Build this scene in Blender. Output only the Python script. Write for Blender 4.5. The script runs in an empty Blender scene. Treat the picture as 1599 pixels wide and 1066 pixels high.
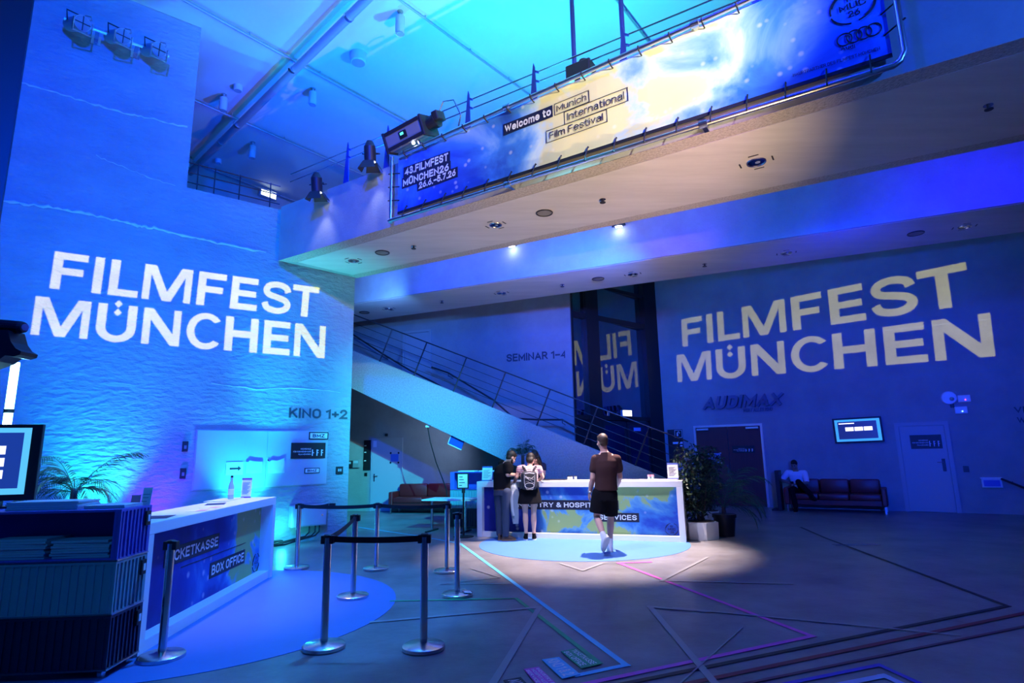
import bpy, bmesh, math, random
from mathutils import Vector, Matrix, Euler
random.seed(7)
SC = bpy.context.scene
COL = SC.collection
PI = math.pi

# ------------------------------------------------------------------ camera
FPX, TILT, ROLL, EYE = 918.3, 0.1895, -0.0188, 1.58
_ct, _st, _cr, _sr = math.cos(TILT), math.sin(TILT), math.cos(ROLL), math.sin(ROLL)
CF = Vector((0, _ct, _st)); _u0 = Vector((0, -_st, _ct)); _r0 = Vector((1, 0, 0))
CR = _r0 * _cr + _u0 * _sr
CU = _u0 * _cr - _r0 * _sr
CAMPOS = Vector((0, 0, EYE))
cd = bpy.data.cameras.new('camera'); cam = bpy.data.objects.new('camera', cd); COL.objects.link(cam)
cam.matrix_world = Matrix(((CR.x, CU.x, -CF.x, 0), (CR.y, CU.y, -CF.y, 0), (CR.z, CU.z, -CF.z, EYE), (0, 0, 0, 1)))
cd.sensor_width = 36; cd.sensor_fit = 'HORIZONTAL'; cd.lens = FPX * 36 / 1599
cd.clip_start = 0.05; cd.clip_end = 200
SC.camera = cam

# ------------------------------------------------------------------ world, exposure
vs = SC.view_settings
vs.view_transform = 'Standard'; vs.look = 'None'; vs.gamma = 1; vs.exposure = 0.0
SC.display_settings.display_device = 'sRGB'
try: vs.use_curve_mapping = False
except Exception: pass
wd = bpy.data.worlds.new('night'); SC.world = wd; wd.use_nodes = True
wd.node_tree.nodes['Background'].inputs[0].default_value = (0.004, 0.035, 0.25, 1)
wd.node_tree.nodes['Background'].inputs[1].default_value = 0.25

# ------------------------------------------------------------------ lamps of the hall and added fill lights
def spot(name, loc, tgt, col, watts, deg, blend=.6, rad=.08):
    l = bpy.data.lights.new(name, 'SPOT'); l.color = col; l.energy = watts
    l.spot_size = math.radians(deg); l.spot_blend = blend; l.shadow_soft_size = rad
    o = bpy.data.objects.new(name, l); COL.objects.link(o); o.location = loc
    o.rotation_euler = (Vector(tgt) - Vector(loc)).to_track_quat('-Z', 'Y').to_euler()
    return o
def bulb(name, loc, col, watts, rad=.05):
    l = bpy.data.lights.new(name, 'POINT'); l.color = col; l.energy = watts; l.shadow_soft_size = rad
    o = bpy.data.objects.new(name, l); COL.objects.link(o); o.location = loc
    return o
def flood(name, loc, tgt, rgb, deg, blend=.9, rad=.1):
    """spot lamp whose power is given per colour channel in watts"""
    w = max(rgb); return spot(name, loc, tgt, [c / w for c in rgb], w, deg, blend, rad)
flood('flood_ceiling_deck', (1.0, 8.9, 6.2), (0.8, 9.0, 10), (70, 1150, 1500), 165, 0.9, 0.1)
flood('flood_ceiling_deck_left', (-2.6, 10.6, 6.15), (-3.2, 11.2, 10), (0.01, 150, 2600), 160, 0.9, 0.1)
flood('flood_ceiling_front', (-2.0, 6.0, 7.8), (-3.2, 9.0, 10), (0.01, 230, 800), 110, 1, 0.1)
flood('flood_stair_teal', (2.23, 4.7, 6.0), (-3.8, 16.4, 0.9), (450, 9500, 12500), 29, 1, 0.05)
flood('flood_left_wall', (-1.5, 1.0, 8.6), (-6.6, 10.2, 5.2), (0.01, 470, 9500), 80, 0.9, 0.15)
flood('flood_left_low', (-2.2, 4.0, 5.0), (-6.0, 10.5, 3.0), (0.01, 300, 1500), 70, 1, 0.15)
flood('flood_right_wall', (2.5, 1.2, 2.6), (8.6, 15.5, 3.0), (30, 300, 4800), 46, 0.9, 0.15)
flood('flood_right_high', (5.5, 9.0, 4.6), (8.6, 15.5, 4.5), (0.01, 0.01, 300), 110, 0.9, 0.15)
flood('flood_back_wall', (2.0, 9.8, 5.2), (0.3, 17, 3.6), (10, 250, 2300), 100, 0.9, 0.1)
flood('fill_lounge', (-2.0, 15.7, 2.0), (-3.6, 18.2, 1.4), (28, 42, 75), 150, 0.9, 0.1)  # unseen fill added to lift the wall under the stair
flood('flood_beam_right', (7.0, 7.7, 5.6), (8.2, 9.9, 6.3), (6, 0.01, 420), 160, 0.9, 0.1)
flood('flood_beam_mid', (2.9, 9.7, 5.6), (3.6, 11.8, 6.3), (2, 6, 270), 160, 0.9, 0.1)
flood('flood_beam_left', (0.4, 10.9, 5.6), (1.1, 13.0, 6.3), (1, 8, 260), 160, 0.9, 0.1)
flood('flood_beam_far_left', (-2.0, 12.2, 5.6), (-1.4, 14.2, 6.3), (1, 8, 230), 160, 0.9, 0.1)
flood('flood_beam_end', (-3.0, 13.2, 5.05), (-4.0, 14.9, 5.6), (25, 90, 300), 130, 0.9, 0.05)
flood('flood_beam_low', (2.6, 1.8, 4.3), (2.4, 11.8, 5.55), (900, 350, 1300), 24, 0.9, 0.1)
flood('spot_banner', (3.0, 4.2, 0.8), (1.25, 8.0, 5.5), (1700, 1150, 450), 66, 1.0, 0.05)
flood('spot_banner_front', (3.9, 1.4, 6.7), (1.25, 7.9, 6.6), (2800, 2450, 1500), 40, 1, 0.04)
flood('spot_desk', (2.0, 10.9, 5.5), (1.3, 10.3, 0), (5600, 4300, 4000), 54, 0.6, 0.04)
flood('spot_desk_front', (0.2, 8.4, 5.3), (1.2, 10.9, 0.2), (850, 850, 1300), 50, 0.9, 0.06)
flood('spot_box_office', (-1.2, 7.2, 5.3), (-3.2, 6.9, 0.3), (30, 340, 1400), 66, 0.4, 0.1)
flood('spot_box_top', (-3.5, 7.9, 5.3), (-3.6, 7.3, 1.0), (600, 400, 700), 46, 0.9, 0.1)
flood('fill_bridge_right', (6.0, 0.2, 5.2), (4.6, 5.6, 6.3), (40, 230, 1650), 50, 1, 0.1)  # added light without a known fitting, brings blue to the bridge's right end
flood('fill_cabinets', (-2.6, 1.2, 4.0), (-3.5, 4.7, 0.7), (2, 40, 130), 50, 1, 0.1)  # front fill added to brighten the cabinet fronts
flood('fill_floor', (1.5, 4.5, 9.6), (1.5, 5.5, 0), (0.01, 0.01, 900), 130, 0.9, 0.2)  # unseen fill added to turn the dark floor bluer
RGB = {'wash_a': (10, 380, 440), 'wash_b': (10, 520, 540), 'wash_c': (30, 0.0001, 280), 'wash_d': (10, 800, 850), 'gobo_left': (11000, 10000, 600), 'gobo_right': (8000, 7600, 900), 'wall_lamp': (1.5, 2, 3), 'par': (20, 22, 28), 'tube': (4, 14, 18), 'world': (0.001, 0.012, 0.1)}
wd.node_tree.nodes['Background'].inputs[0].default_value = (*RGB['world'], 1); wd.node_tree.nodes['Background'].inputs[1].default_value = 1

# ------------------------------------------------------------------ projection helpers
def ray(x, y): return CF * FPX + CR * (x - 799.5) - CU * (y - 533)
def at(x, y, z=0.0):
    d = ray(x, y); return CAMPOS + d * ((z - EYE) / d.z)
class Frame:
    """a vertical plane: x runs to the right, y away behind it, z up"""
    def __init__(s, p, az):
        a = math.radians(az); s.p = Vector(p); s.r = Vector((math.sin(a), math.cos(a), 0)); s.n = Vector((s.r.y, -s.r.x, 0))
        s.M = Matrix(((s.r.x, -s.n.x, 0, s.p.x), (s.r.y, -s.n.y, 0, s.p.y), (0, 0, 1, s.p.z), (0, 0, 0, 1)))
    def hit(s, x, y, off=0.0):
        d = ray(x, y); q = s.p - s.n * off
        return CAMPOS + d * (s.n.dot(q - CAMPOS) / s.n.dot(d))
    def xz(s, x, y, off=0.0):
        l = s.M.inverted() @ s.hit(x, y, off); return l.x, l.z
    def rect(s, x0, y0, x1, y1, off=0.0):
        a = s.xz(x0, y0, off); b = s.xz(x1, y1, off)
        return min(a[0], b[0]), min(a[1], b[1]), max(a[0], b[0]), max(a[1], b[1])
    def at(s, x=0, y=0, z=0, rot=0): return s.M @ Matrix.Translation((x, y, z)) @ Matrix.Rotation(rot, 4, 'Z')
def ground(p, rot=0): return Matrix.Translation(Vector(p)) @ Matrix.Rotation(rot, 4, 'Z')

# ------------------------------------------------------------------ materials
MATS = {}
def mat(name, col, rough=.6, metal=0.0, bump=0.0, bscale=20.0, var=0.0, vscale=3.0, emit=None, es=0.0, spec=.5, stretch=(1, 1, 1), speck=0.0):
    if name in MATS: return MATS[name]
    m = bpy.data.materials.new(name); m.use_nodes = True; nt = m.node_tree; N = nt.nodes; L = nt.links
    b = N['Principled BSDF']; b.inputs['Base Color'].default_value = (*col, 1); b.inputs['Roughness'].default_value = rough
    b.inputs['Metallic'].default_value = metal; b.inputs['Specular IOR Level'].default_value = spec
    if bump or var or speck:
        tc = N.new('ShaderNodeTexCoord'); mp = N.new('ShaderNodeMapping'); mp.inputs['Scale'].default_value = stretch
        L.new(tc.outputs['Object'], mp.inputs[0])
    if bump:
        n1 = N.new('ShaderNodeTexNoise'); n1.inputs['Scale'].default_value = bscale; n1.inputs['Detail'].default_value = 4
        L.new(mp.outputs[0], n1.inputs[0])
        bp = N.new('ShaderNodeBump'); bp.inputs['Strength'].default_value = 1; bp.inputs['Distance'].default_value = bump
        L.new(n1.outputs[0], bp.inputs['Height']); L.new(bp.outputs[0], b.inputs['Normal'])
    src = None
    if var:
        n2 = N.new('ShaderNodeTexNoise'); n2.inputs['Scale'].default_value = vscale; n2.inputs['Detail'].default_value = 6; n2.inputs['Roughness'].default_value = .65
        L.new(mp.outputs[0], n2.inputs[0])
        r = N.new('ShaderNodeValToRGB'); e = r.color_ramp.elements
        e[0].position = .3; e[1].position = .7
        e[0].color = (*[c * (1 - var) for c in col], 1); e[1].color = (*[min(1, c * (1 + var)) for c in col], 1)
        L.new(n2.outputs[0], r.inputs[0]); src = r.outputs[0]
    if speck:
        n3 = N.new('ShaderNodeTexNoise'); n3.inputs['Scale'].default_value = 9; n3.inputs['Detail'].default_value = 8; n3.inputs['Roughness'].default_value = .8
        L.new(mp.outputs[0], n3.inputs[0])
        r3 = N.new('ShaderNodeValToRGB'); e = r3.color_ramp.elements; e[0].position = .3; e[1].position = .38
        e[0].color = (1 - speck,) * 3 + (1,); e[1].color = (1, 1, 1, 1); L.new(n3.outputs[0], r3.inputs[0])
        mx = N.new('ShaderNodeMix'); mx.data_type = 'RGBA'; mx.blend_type = 'MULTIPLY'; mx.inputs[0].default_value = 1
        if src: L.new(src, mx.inputs[6])
        else: mx.inputs[6].default_value = (*col, 1)
        L.new(r3.outputs[0], mx.inputs[7]); src = mx.outputs[2]
    if src: L.new(src, b.inputs['Base Color'])
    if emit:
        b.inputs['Emission Color'].default_value = (*emit, 1); b.inputs['Emission Strength'].default_value = es
    MATS[name] = m; return m

def art(name, centre, width, yellow=1.0, scale=.9, base=.0, pal=None):
    """printed festival artwork: blue cloudy ground, pale and yellow drifts, light specks"""
    m = bpy.data.materials.new(name); m.use_nodes = True; nt = m.node_tree; N = nt.nodes; L = nt.links; b = N['Principled BSDF']
    b.inputs['Roughness'].default_value = .55; b.inputs['Specular IOR Level'].default_value = .25
    tc = N.new('ShaderNodeTexCoord'); sx = N.new('ShaderNodeSeparateXYZ'); L.new(tc.outputs['Object'], sx.inputs[0])
    def math_(op, a, c, clamp=False):
        n = N.new('ShaderNodeMath'); n.operation = op; n.use_clamp = clamp
        for i, v in enumerate((a, c)):
            if isinstance(v, (int, float)): n.inputs[i].default_value = v
            else: L.new(v, n.inputs[i])
        return n.outputs[0]
    d = math_('DIVIDE', math_('SUBTRACT', sx.outputs[0], centre), width)
    g = math_('SUBTRACT', 1.0, math_('MULTIPLY', d, d), True)
    n1 = N.new('ShaderNodeTexNoise'); n1.inputs['Scale'].default_value = scale; n1.inputs['Detail'].default_value = 7; n1.inputs['Roughness'].default_value = .55; n1.inputs['Distortion'].default_value = .6
    L.new(tc.outputs['Object'], n1.inputs[0])
    f = math_('ADD', math_('MULTIPLY', n1.outputs[0], 1.15), math_('MULTIPLY', g, .42))
    f = math_('ADD', f, base - .28)
    r = N.new('ShaderNodeValToRGB'); cr = r.color_ramp
    pts = pal or [(0, (.02, .04, .3)), (.25, (.025, .09, .55)), (.42, (.06, .26, .85)), (.55, (.3, .55, .95)), (.64, (.62, .8, .92)), (.7, (.85 * yellow, .8 * yellow, .45)), (1, (.95 * yellow, .85 * yellow, .4))]
    cr.elements[0].position = 0; cr.elements[0].color = (*pts[0][1], 1); cr.elements[1].position = 1; cr.elements[1].color = (*pts[-1][1], 1)
    for p, c in pts[1:-1]:
        e = cr.elements.new(p); e.color = (*c, 1)
    L.new(f, r.inputs[0])
    vo = N.new('ShaderNodeTexVoronoi'); vo.inputs['Scale'].default_value = 5; L.new(tc.outputs['Object'], vo.inputs[0])
    r2 = N.new('ShaderNodeValToRGB'); r2.color_ramp.elements[0].position = .08; r2.color_ramp.elements[0].color = (.55, .55, .55, 1); r2.color_ramp.elements[1].position = .2; r2.color_ramp.elements[1].color = (0, 0, 0, 1)
    L.new(vo.outputs['Distance'], r2.inputs[0])
    mx = N.new('ShaderNodeMix'); mx.data_type = 'RGBA'; mx.blend_type = 'SCREEN'; mx.inputs[0].default_value = .6
    L.new(r.outputs[0], mx.inputs[6]); L.new(r2.outputs[0], mx.inputs[7]); L.new(mx.outputs[2], b.inputs['Base Color'])
    return m

M_ROUGH = mat('rough concrete', (.33, .34, .345), .85, bump=.045, bscale=9, var=.12, vscale=1.3, stretch=(.75, 1, 1.6))
M_CONC = mat('smooth concrete', (.33, .33, .33), .75, bump=.004, bscale=25, var=.14, vscale=1.1, speck=.25)
M_SOFF = mat('board marked concrete', (.55, .525, .49), .7, bump=.002, bscale=8, var=.1, vscale=1.5, stretch=(.4, 3, 3))
M_AGG = mat('washed aggregate concrete', (.45, .41, .36), .9, bump=.03, bscale=34, var=.3, vscale=30)
M_STAIR = mat('bush hammered concrete', (.36, .36, .36), .8, bump=.012, bscale=40, var=.22, vscale=28)
M_CEIL = mat('ceiling plaster', (.55, .57, .57), .8, var=.05, vscale=.6)
M_FLOOR = mat('sealed screed', (.21, .205, .21), .36, bump=.002, bscale=14, var=.38, vscale=1.1, speck=.5, spec=.4)
M_BLACK = mat('black', (.012, .012, .014), .5)
M_DARKM = mat('dark painted steel', (.03, .03, .04), .45, .3)
M_STEEL = mat('brushed steel', (.62, .62, .64), .26, 1.0)
M_ALU = mat('aluminium pipe', (.75, .75, .76), .3, 1.0)
M_PIPE = mat('grey service pipe', (.32, .34, .36), .5, .3)
M_WHITE = mat('white laminate', (.85, .85, .86), .4)
M_PAPER = mat('paper', (.85, .85, .85), .7)
M_INK = mat('print ink', (.02, .02, .03), .6)
M_WTXT = mat('white print', (.9, .9, .9), .6)
M_NAVY = mat('night blue print', (.01, .012, .05), .5)
M_BELT = mat('black webbing', (.012, .012, .014), .8)
M_GREYDOOR = mat('grey door paint', (.4, .4, .41), .5)
M_REDDOOR = mat('dark red door', (.11, .018, .018), .55, var=.15, vscale=4, stretch=(4, 1, .4))
M_RED = mat('oxblood leather', (.17, .012, .014), .42, bump=.003, bscale=12)
M_SKIN = mat('skin', (.62, .36, .27), .55)
M_HAIRD = mat('dark brown hair', (.012, .007, .005), .6, bump=.003, bscale=50)
M_HAIRB = mat('brown hair', (.05, .028, .018), .6, bump=.003, bscale=60)
M_JEANS = mat('blue jeans', (.022, .038, .085), .85, bump=.002, bscale=120)
M_BLKCL = mat('black cloth', (.006, .006, .008), .9, spec=.12)
M_BRNCL = mat('brown cloth', (.05, .024, .024), .9, bump=.006, bscale=14, spec=.15)
M_LEAF = mat('leaf green', (.035, .10, .035), .45, var=.4, vscale=20)
M_LEAFD = mat('dark leaf green', (.02, .06, .03), .45, var=.4, vscale=20)
M_BARK = mat('bark', (.13, .09, .06), .8)
M_GLOW = mat('lamp glow', (1, 1, 1), .5, emit=(.9, .95, 1), es=9)
M_LENS = mat('lamp lens', (.5, .6, .7), .12, .6)

# ------------------------------------------------------------------ mesh helpers
def B(): return bmesh.new()
def bx(bm, c, s, bev=0.0, rot=None, seg=2):
    r = bmesh.ops.create_cube(bm, size=1); vs_ = r['verts']
    bmesh.ops.scale(bm, verts=vs_, vec=s)
    if bev:
        es = list({e for v in vs_ for e in v.link_edges})
        rb = bmesh.ops.bevel(bm, geom=es, offset=bev, segments=seg, affect='EDGES', profile=.5)
        vs_ = list({v for f in rb['faces'] for v in f.verts} | {v for v in vs_ if v.is_valid})
    if rot is not None: bmesh.ops.rotate(bm, verts=vs_, cent=(0, 0, 0), matrix=rot)
    bmesh.ops.translate(bm, verts=vs_, vec=c); return vs_
def b2(bm, lo, hi, bev=0.0):
    return bx(bm, [(a + b) / 2 for a, b in zip(lo, hi)], [abs(b - a) for a, b in zip(lo, hi)], bev)
def cyl(bm, p0, p1, r0, r1=None, seg=20, caps=True):
    p0, p1 = Vector(p0), Vector(p1); d = p1 - p0
    if r1 is None: r1 = r0
    q = d.to_track_quat('Z', 'Y').to_matrix().to_4x4()
    bmesh.ops.create_cone(bm, cap_ends=caps, segments=seg, radius1=r0, radius2=r1, depth=d.length, matrix=Matrix.Translation((p0 + p1) / 2) @ q)
def ball(bm, c, r, sx=1, sy=1, sz=1, seg=16, rot=None):
    m = Matrix.Translation(Vector(c)) @ (rot.to_4x4() if rot is not None else Matrix()) @ Matrix.Diagonal((sx, sy, sz, 1))
    bmesh.ops.create_uvsphere(bm, u_segments=seg, v_segments=max(8, seg // 2 + 2), radius=r, matrix=m)
def tube(bm, pts, r, seg=10, caps=True):
    """tube along a path; r a number or one radius per point"""
    P = [Vector(p) for p in pts]; n = len(P); R = r if isinstance(r, (list, tuple)) else [r] * n
    rings = []; up = None
    for i in range(n):
        t = (P[min(i + 1, n - 1)] - P[max(i - 1, 0)]).normalized()
        if up is None: up = Vector((0, 0, 1)) if abs(t.z) < .9 else Vector((1, 0, 0))
        s = t.cross(up)
        if s.length < 1e-4: s = t.cross(Vector((0, 1, 0)))
        s.normalize(); up = s.cross(t).normalized()
        rings.append([bm.verts.new(P[i] + (s * math.cos(2 * PI * k / seg) + up * math.sin(2 * PI * k / seg)) * R[i]) for k in range(seg)])
    for a, b in zip(rings, rings[1:]):
        for k in range(seg): bm.faces.new((a[k], a[(k + 1) % seg], b[(k + 1) % seg], b[k]))
    if caps: bm.faces.new(rings[0][::-1]); bm.faces.new(rings[-1])
def loft(bm, rings, seg=20, caps=True):
    """rings: (centre, rx, ry[, tilt about x]) stacked ellipses"""
    out = []
    for rg in rings:
        c = Vector(rg[0]); rx, ry = rg[1], rg[2]; tl = rg[3] if len(rg) > 3 else 0; tz = rg[4] if len(rg) > 4 else 0
        m = Matrix.Rotation(tz, 3, 'Z') @ Matrix.Rotation(tl, 3, 'X')
        out.append([bm.verts.new(c + m @ Vector((rx * math.cos(2 * PI * k / seg), ry * math.sin(2 * PI * k / seg), 0))) for k in range(seg)])
    for a, b in zip(out, out[1:]):
        for k in range(seg): bm.faces.new((a[k], a[(k + 1) % seg], b[(k + 1) % seg], b[k]))
    if caps: bm.faces.new(out[0][::-1]); bm.faces.new(out[-1])
def lathe(bm, prof, seg=32, c=(0, 0, 0)):
    loft(bm, [((c[0], c[1], c[2] + z), max(r, 1e-4), max(r, 1e-4)) for r, z in prof], seg)
def prism(bm, poly, y0, y1):
    """polygon in x,z pulled from y0 to y1"""
    a = [bm.verts.new((x, y0, z)) for x, z in poly]; b = [bm.verts.new((x, y1, z)) for x, z in poly]; n = len(poly)
    bm.faces.new(a); bm.faces.new(b[::-1])
    for i in range(n): bm.faces.new((a[i], b[i], b[(i + 1) % n], a[(i + 1) % n]))
def slab(bm, poly, z0, z1):
    """polygon in x,y pulled from z0 to z1"""
    a = [bm.verts.new((x, y, z0)) for x, y in poly]; b = [bm.verts.new((x, y, z1)) for x, y in poly]; n = len(poly)
    bm.faces.new(a[::-1]); bm.faces.new(b)
    for i in range(n): bm.faces.new((a[i], a[(i + 1) % n], b[(i + 1) % n], b[i]))
def ob(name, bm, m, parent=None, M=None, smooth=False, label=None):
    bmesh.ops.recalc_face_normals(bm, faces=bm.faces)
    me = bpy.data.meshes.new(name); bm.to_mesh(me); bm.free()
    return obm(name, me, m, parent, M, smooth, label)
def obm(name, me, m, parent=None, M=None, smooth=False, label=None):
    me.materials.clear(); me.materials.append(m)
    if smooth:
        for p in me.polygons: p.use_smooth = True
        try: me.set_sharp_from_angle(angle=math.radians(40))
        except Exception: pass
    o = bpy.data.objects.new(name, me); COL.objects.link(o)
    if parent: o.parent = parent
    if M is not None: o.matrix_local = M
    if label: o['label'] = label
    return o
def tag(o, label, cat=None, group=None, kind=None):
    o['label'] = label
    if cat: o['category'] = cat
    if group: o['group'] = group
    if kind: o['kind'] = kind
    return o
def thing(name, label, cat, M=None, group=None, kind=None):
    o = bpy.data.objects.new(name, None); COL.objects.link(o); o.empty_display_size = .1
    if M is not None: o.matrix_world = M
    return tag(o, label, cat, group, kind)
def dup(root, M, label=None, group=None):
    r = root.copy(); COL.objects.link(r); r.matrix_world = M
    if label: r['label'] = label
    if group: r['group'] = group
    for ch in list(root.children):
        c = ch.copy(); COL.objects.link(c); c.parent = r
        for g in ch.children:
            d = g.copy(); COL.objects.link(d); d.parent = c
    return r
def _a(cx, cy, rx, ry, a0, a1, n=9): return [(cx + rx * math.cos(math.radians(a0 + (a1 - a0) * i / n)), cy + ry * math.sin(math.radians(a0 + (a1 - a0) * i / n))) for i in range(n + 1)]
def _round(w, x0=0, y0=0, h=1, r=.42):
    r = min(r, w / 2, h / 2)
    return _a(x0 + w - r, y0 + h - r, r, r, 0, 90, 6) + _a(x0 + r, y0 + h - r, r, r, 90, 180, 6) + _a(x0 + r, y0 + r, r, r, 180, 270, 6) + _a(x0 + w - r, y0 + r, r, r, 270, 360, 6) + [(x0 + w, y0 + h - r)]
def strokes(c):
    """centre lines of a plain sans letter, capital height 1: (advance, strokes)"""
    W = .62; X = .72; low = lambda x0, w: _round(w, x0, 0, X, .3)
    U = lambda w: [(0, 1)] + _a(w / 2, w / 2, w / 2, w / 2, 180, 360, 12) + [(w, 1)]
    bowl = lambda y0, y1, w: [(0, y1), (w - (y1 - y0) / 2, y1)] + _a(w - (y1 - y0) / 2, (y0 + y1) / 2, (y1 - y0) / 2, (y1 - y0) / 2, 90, -90, 8) + [(0, y0)]
    arch = lambda w, h: [(0, h - .3)] + _a(w / 2, h - w / 2, w / 2, w / 2, 180, 0, 10) + [(w, 0)]
    S_ = [(W, .8)] + _a(W * .5, .77, W * .48, .23, 12, 180, 8) + _a(W * .5, .76, W * .48, .24, 185, 262, 5) + _a(W * .52, .25, W * .48, .25, 88, -92, 9) + _a(W * .5, .25, W * .5, .25, -95, -168, 6)
    G = {'A': (.72, [[(0, 0), (.36, 1), (.72, 0)], [(.13, .3), (.59, .3)]]), 'B': (W, [[(0, 0), (0, 1)], bowl(.52, 1, .56), bowl(0, .52, .62)]), 'C': (W, [_a(W - .3, .7, .3, .3, 10, 90, 5) + _a(.31, .69, .31, .31, 90, 180, 6) + _a(.31, .31, .31, .31, 180, 270, 6) + _a(W - .3, .3, .3, .3, 270, 350, 5)]),
         'D': (W, [[(0, 0), (0, 1), (.3, 1)] + _a(.31, .66, .32, .34, 80, 0, 5) + _a(.31, .34, .32, .34, 0, -80, 5) + [(.3, 0), (0, 0)]]), 'E': (.54, [[(.54, 1), (0, 1), (0, 0), (.54, 0)], [(0, .52), (.48, .52)]]), 'F': (.52, [[(.52, 1), (0, 1), (0, 0)], [(0, .5), (.46, .5)]]),
         'G': (W, [_a(W - .3, .7, .3, .3, 10, 90, 5) + _a(.31, .69, .31, .31, 90, 180, 6) + _a(.31, .31, .31, .31, 180, 270, 6) + _a(W - .31, .31, .31, .31, 270, 360, 6) + [(W, .48), (.34, .48)]]), 'H': (.64, [[(0, 0), (0, 1)], [(.64, 0), (.64, 1)], [(0, .52), (.64, .52)]]), 'I': (0, [[(0, 0), (0, 1)]]),
         'K': (.6, [[(0, 0), (0, 1)], [(.58, 1), (.04, .42)], [(.2, .58), (.62, 0)]]), 'L': (.5, [[(0, 1), (0, 0), (.5, 0)]]), 'M': (.8, [[(0, 0), (0, 1), (.4, .25), (.8, 1), (.8, 0)]]), 'N': (.66, [[(0, 0), (0, 1), (.66, 0), (.66, 1)]]), 'O': (.66, [_round(.66)]), 'P': (.6, [[(0, 0), (0, 1)], bowl(.45, 1, .6)]),
         'R': (.62, [[(0, 0), (0, 1)], bowl(.48, 1, .58), [(.3, .48), (.62, 0)]]), 'S': (W, [S_]), 'T': (.62, [[(0, 1), (.62, 1)], [(.31, 1), (.31, 0)]]), 'U': (.62, [U(.62)]), 'Ü': (.62, [U(.62), [(.2, 1.13), (.2, 1.2)], [(.42, 1.13), (.42, 1.2)]]), 'V': (.68, [[(0, 1), (.34, 0), (.68, 1)]]), 'W': (1.0, [[(0, 1), (.25, 0), (.5, .95), (.75, 0), (1, 1)]]),
         'X': (.66, [[(0, 0), (.66, 1)], [(0, 1), (.66, 0)]]), 'Y': (.66, [[(0, 1), (.33, .45), (.66, 1)], [(.33, .45), (.33, 0)]]), 'Z': (.58, [[(0, 1), (.58, 1), (0, 0), (.58, 0)]]), '&': (.68, [[(.7, 0), (.14, .68)] + _a(.3, .8, .19, .2, 200, -20, 8) + [(.42, .66), (.12, .42)] + _a(.26, .24, .26, .24, 130, 290, 8) + [(.5, .12), (.68, .42)]]),
         '1': (.28, [[(0, .8), (.28, 1), (.28, 0)]]), '2': (.56, [[(.01, .74)] + _a(.28, .72, .27, .28, 170, -25, 9) + [(0, 0), (.58, 0)]]), '3': (.56, [_a(.27, .75, .25, .25, 150, -90, 9) + [(.18, .5)], [(.27, .52)] + _a(.27, .26, .28, .26, 90, -150, 9)]), '4': (.6, [[(.44, 0), (.44, 1), (0, .27), (.6, .27)]]), '5': (.56, [[(.52, 1), (.06, 1), (.03, .52)] + _a(.28, .32, .29, .32, 130, -155, 10)]),
         '6': (.58, [[(.44, 1), (.08, .5)] + _a(.29, .31, .29, .31, 150, 510, 16)]), '7': (.54, [[(0, 1), (.54, 1), (.16, 0)]]), '.': (0, [[(0, -.0), (0, .02)]]), '–': (.5, [[(0, .45), (.5, .45)]]), '+': (.5, [[(0, .45), (.5, .45)], [(.25, .2), (.25, .7)]]), ' ': (.16, []),
         'a': (.5, [[(.03, .6)] + _a(.26, .5, .24, .22, 140, 0, 7) + [(.5, 0)], [(.5, .42), (.24, .42)] + _a(.22, .21, .22, .21, 90, 270, 8) + [(.3, .0), (.5, .16)]]), 'c': (.5, [_a(.27, .45, .25, .27, 20, 180, 8) + _a(.27, .27, .27, .27, 180, 340, 8)]), 'd': (.52, [[(.52, 1), (.52, 0)], low(0, .52)]), 'e': (.54, [[(.0, .38), (.54, .38)] + _a(.27, .44, .27, .28, 0, 180, 8) + _a(.27, .28, .27, .28, 180, 330, 7)]),
         'h': (.5, [[(0, 0), (0, 1)], arch(.5, X)]), 'i': (0, [[(0, 0), (0, X)], [(0, .93), (0, .98)]]), 'l': (0, [[(0, 0), (0, 1)]]), 'm': (.84, [[(0, 0), (0, X)], arch(.42, X), [(.42 + x, y) for x, y in arch(.42, X)]]), 'n': (.5, [[(0, 0), (0, X)], arch(.5, X)]), 'o': (.54, [low(0, .54)]), 'r': (.3, [[(0, 0), (0, X)], [(0, .45)] + _a(.25, .47, .25, .25, 180, 80, 6) + [(.32, .71)]]),
         's': (.46, [[(x * .74, y * X) for x, y in S_]]), 't': (.32, [[(.12, .95), (.12, .15)] + _a(.24, .13, .12, .13, 180, 280, 5) + [(.32, .01)], [(0, X), (.32, X)]]), 'u': (.5, [[(0, X)] + _a(.25, .25, .25, .25, 180, 360, 10), [(.5, X), (.5, 0)]]), 'v': (.5, [[(0, X), (.25, 0), (.5, X)]]), ',': (0, [[(0, .02), (-.05, -.15)]])}
    return G[c]
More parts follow.
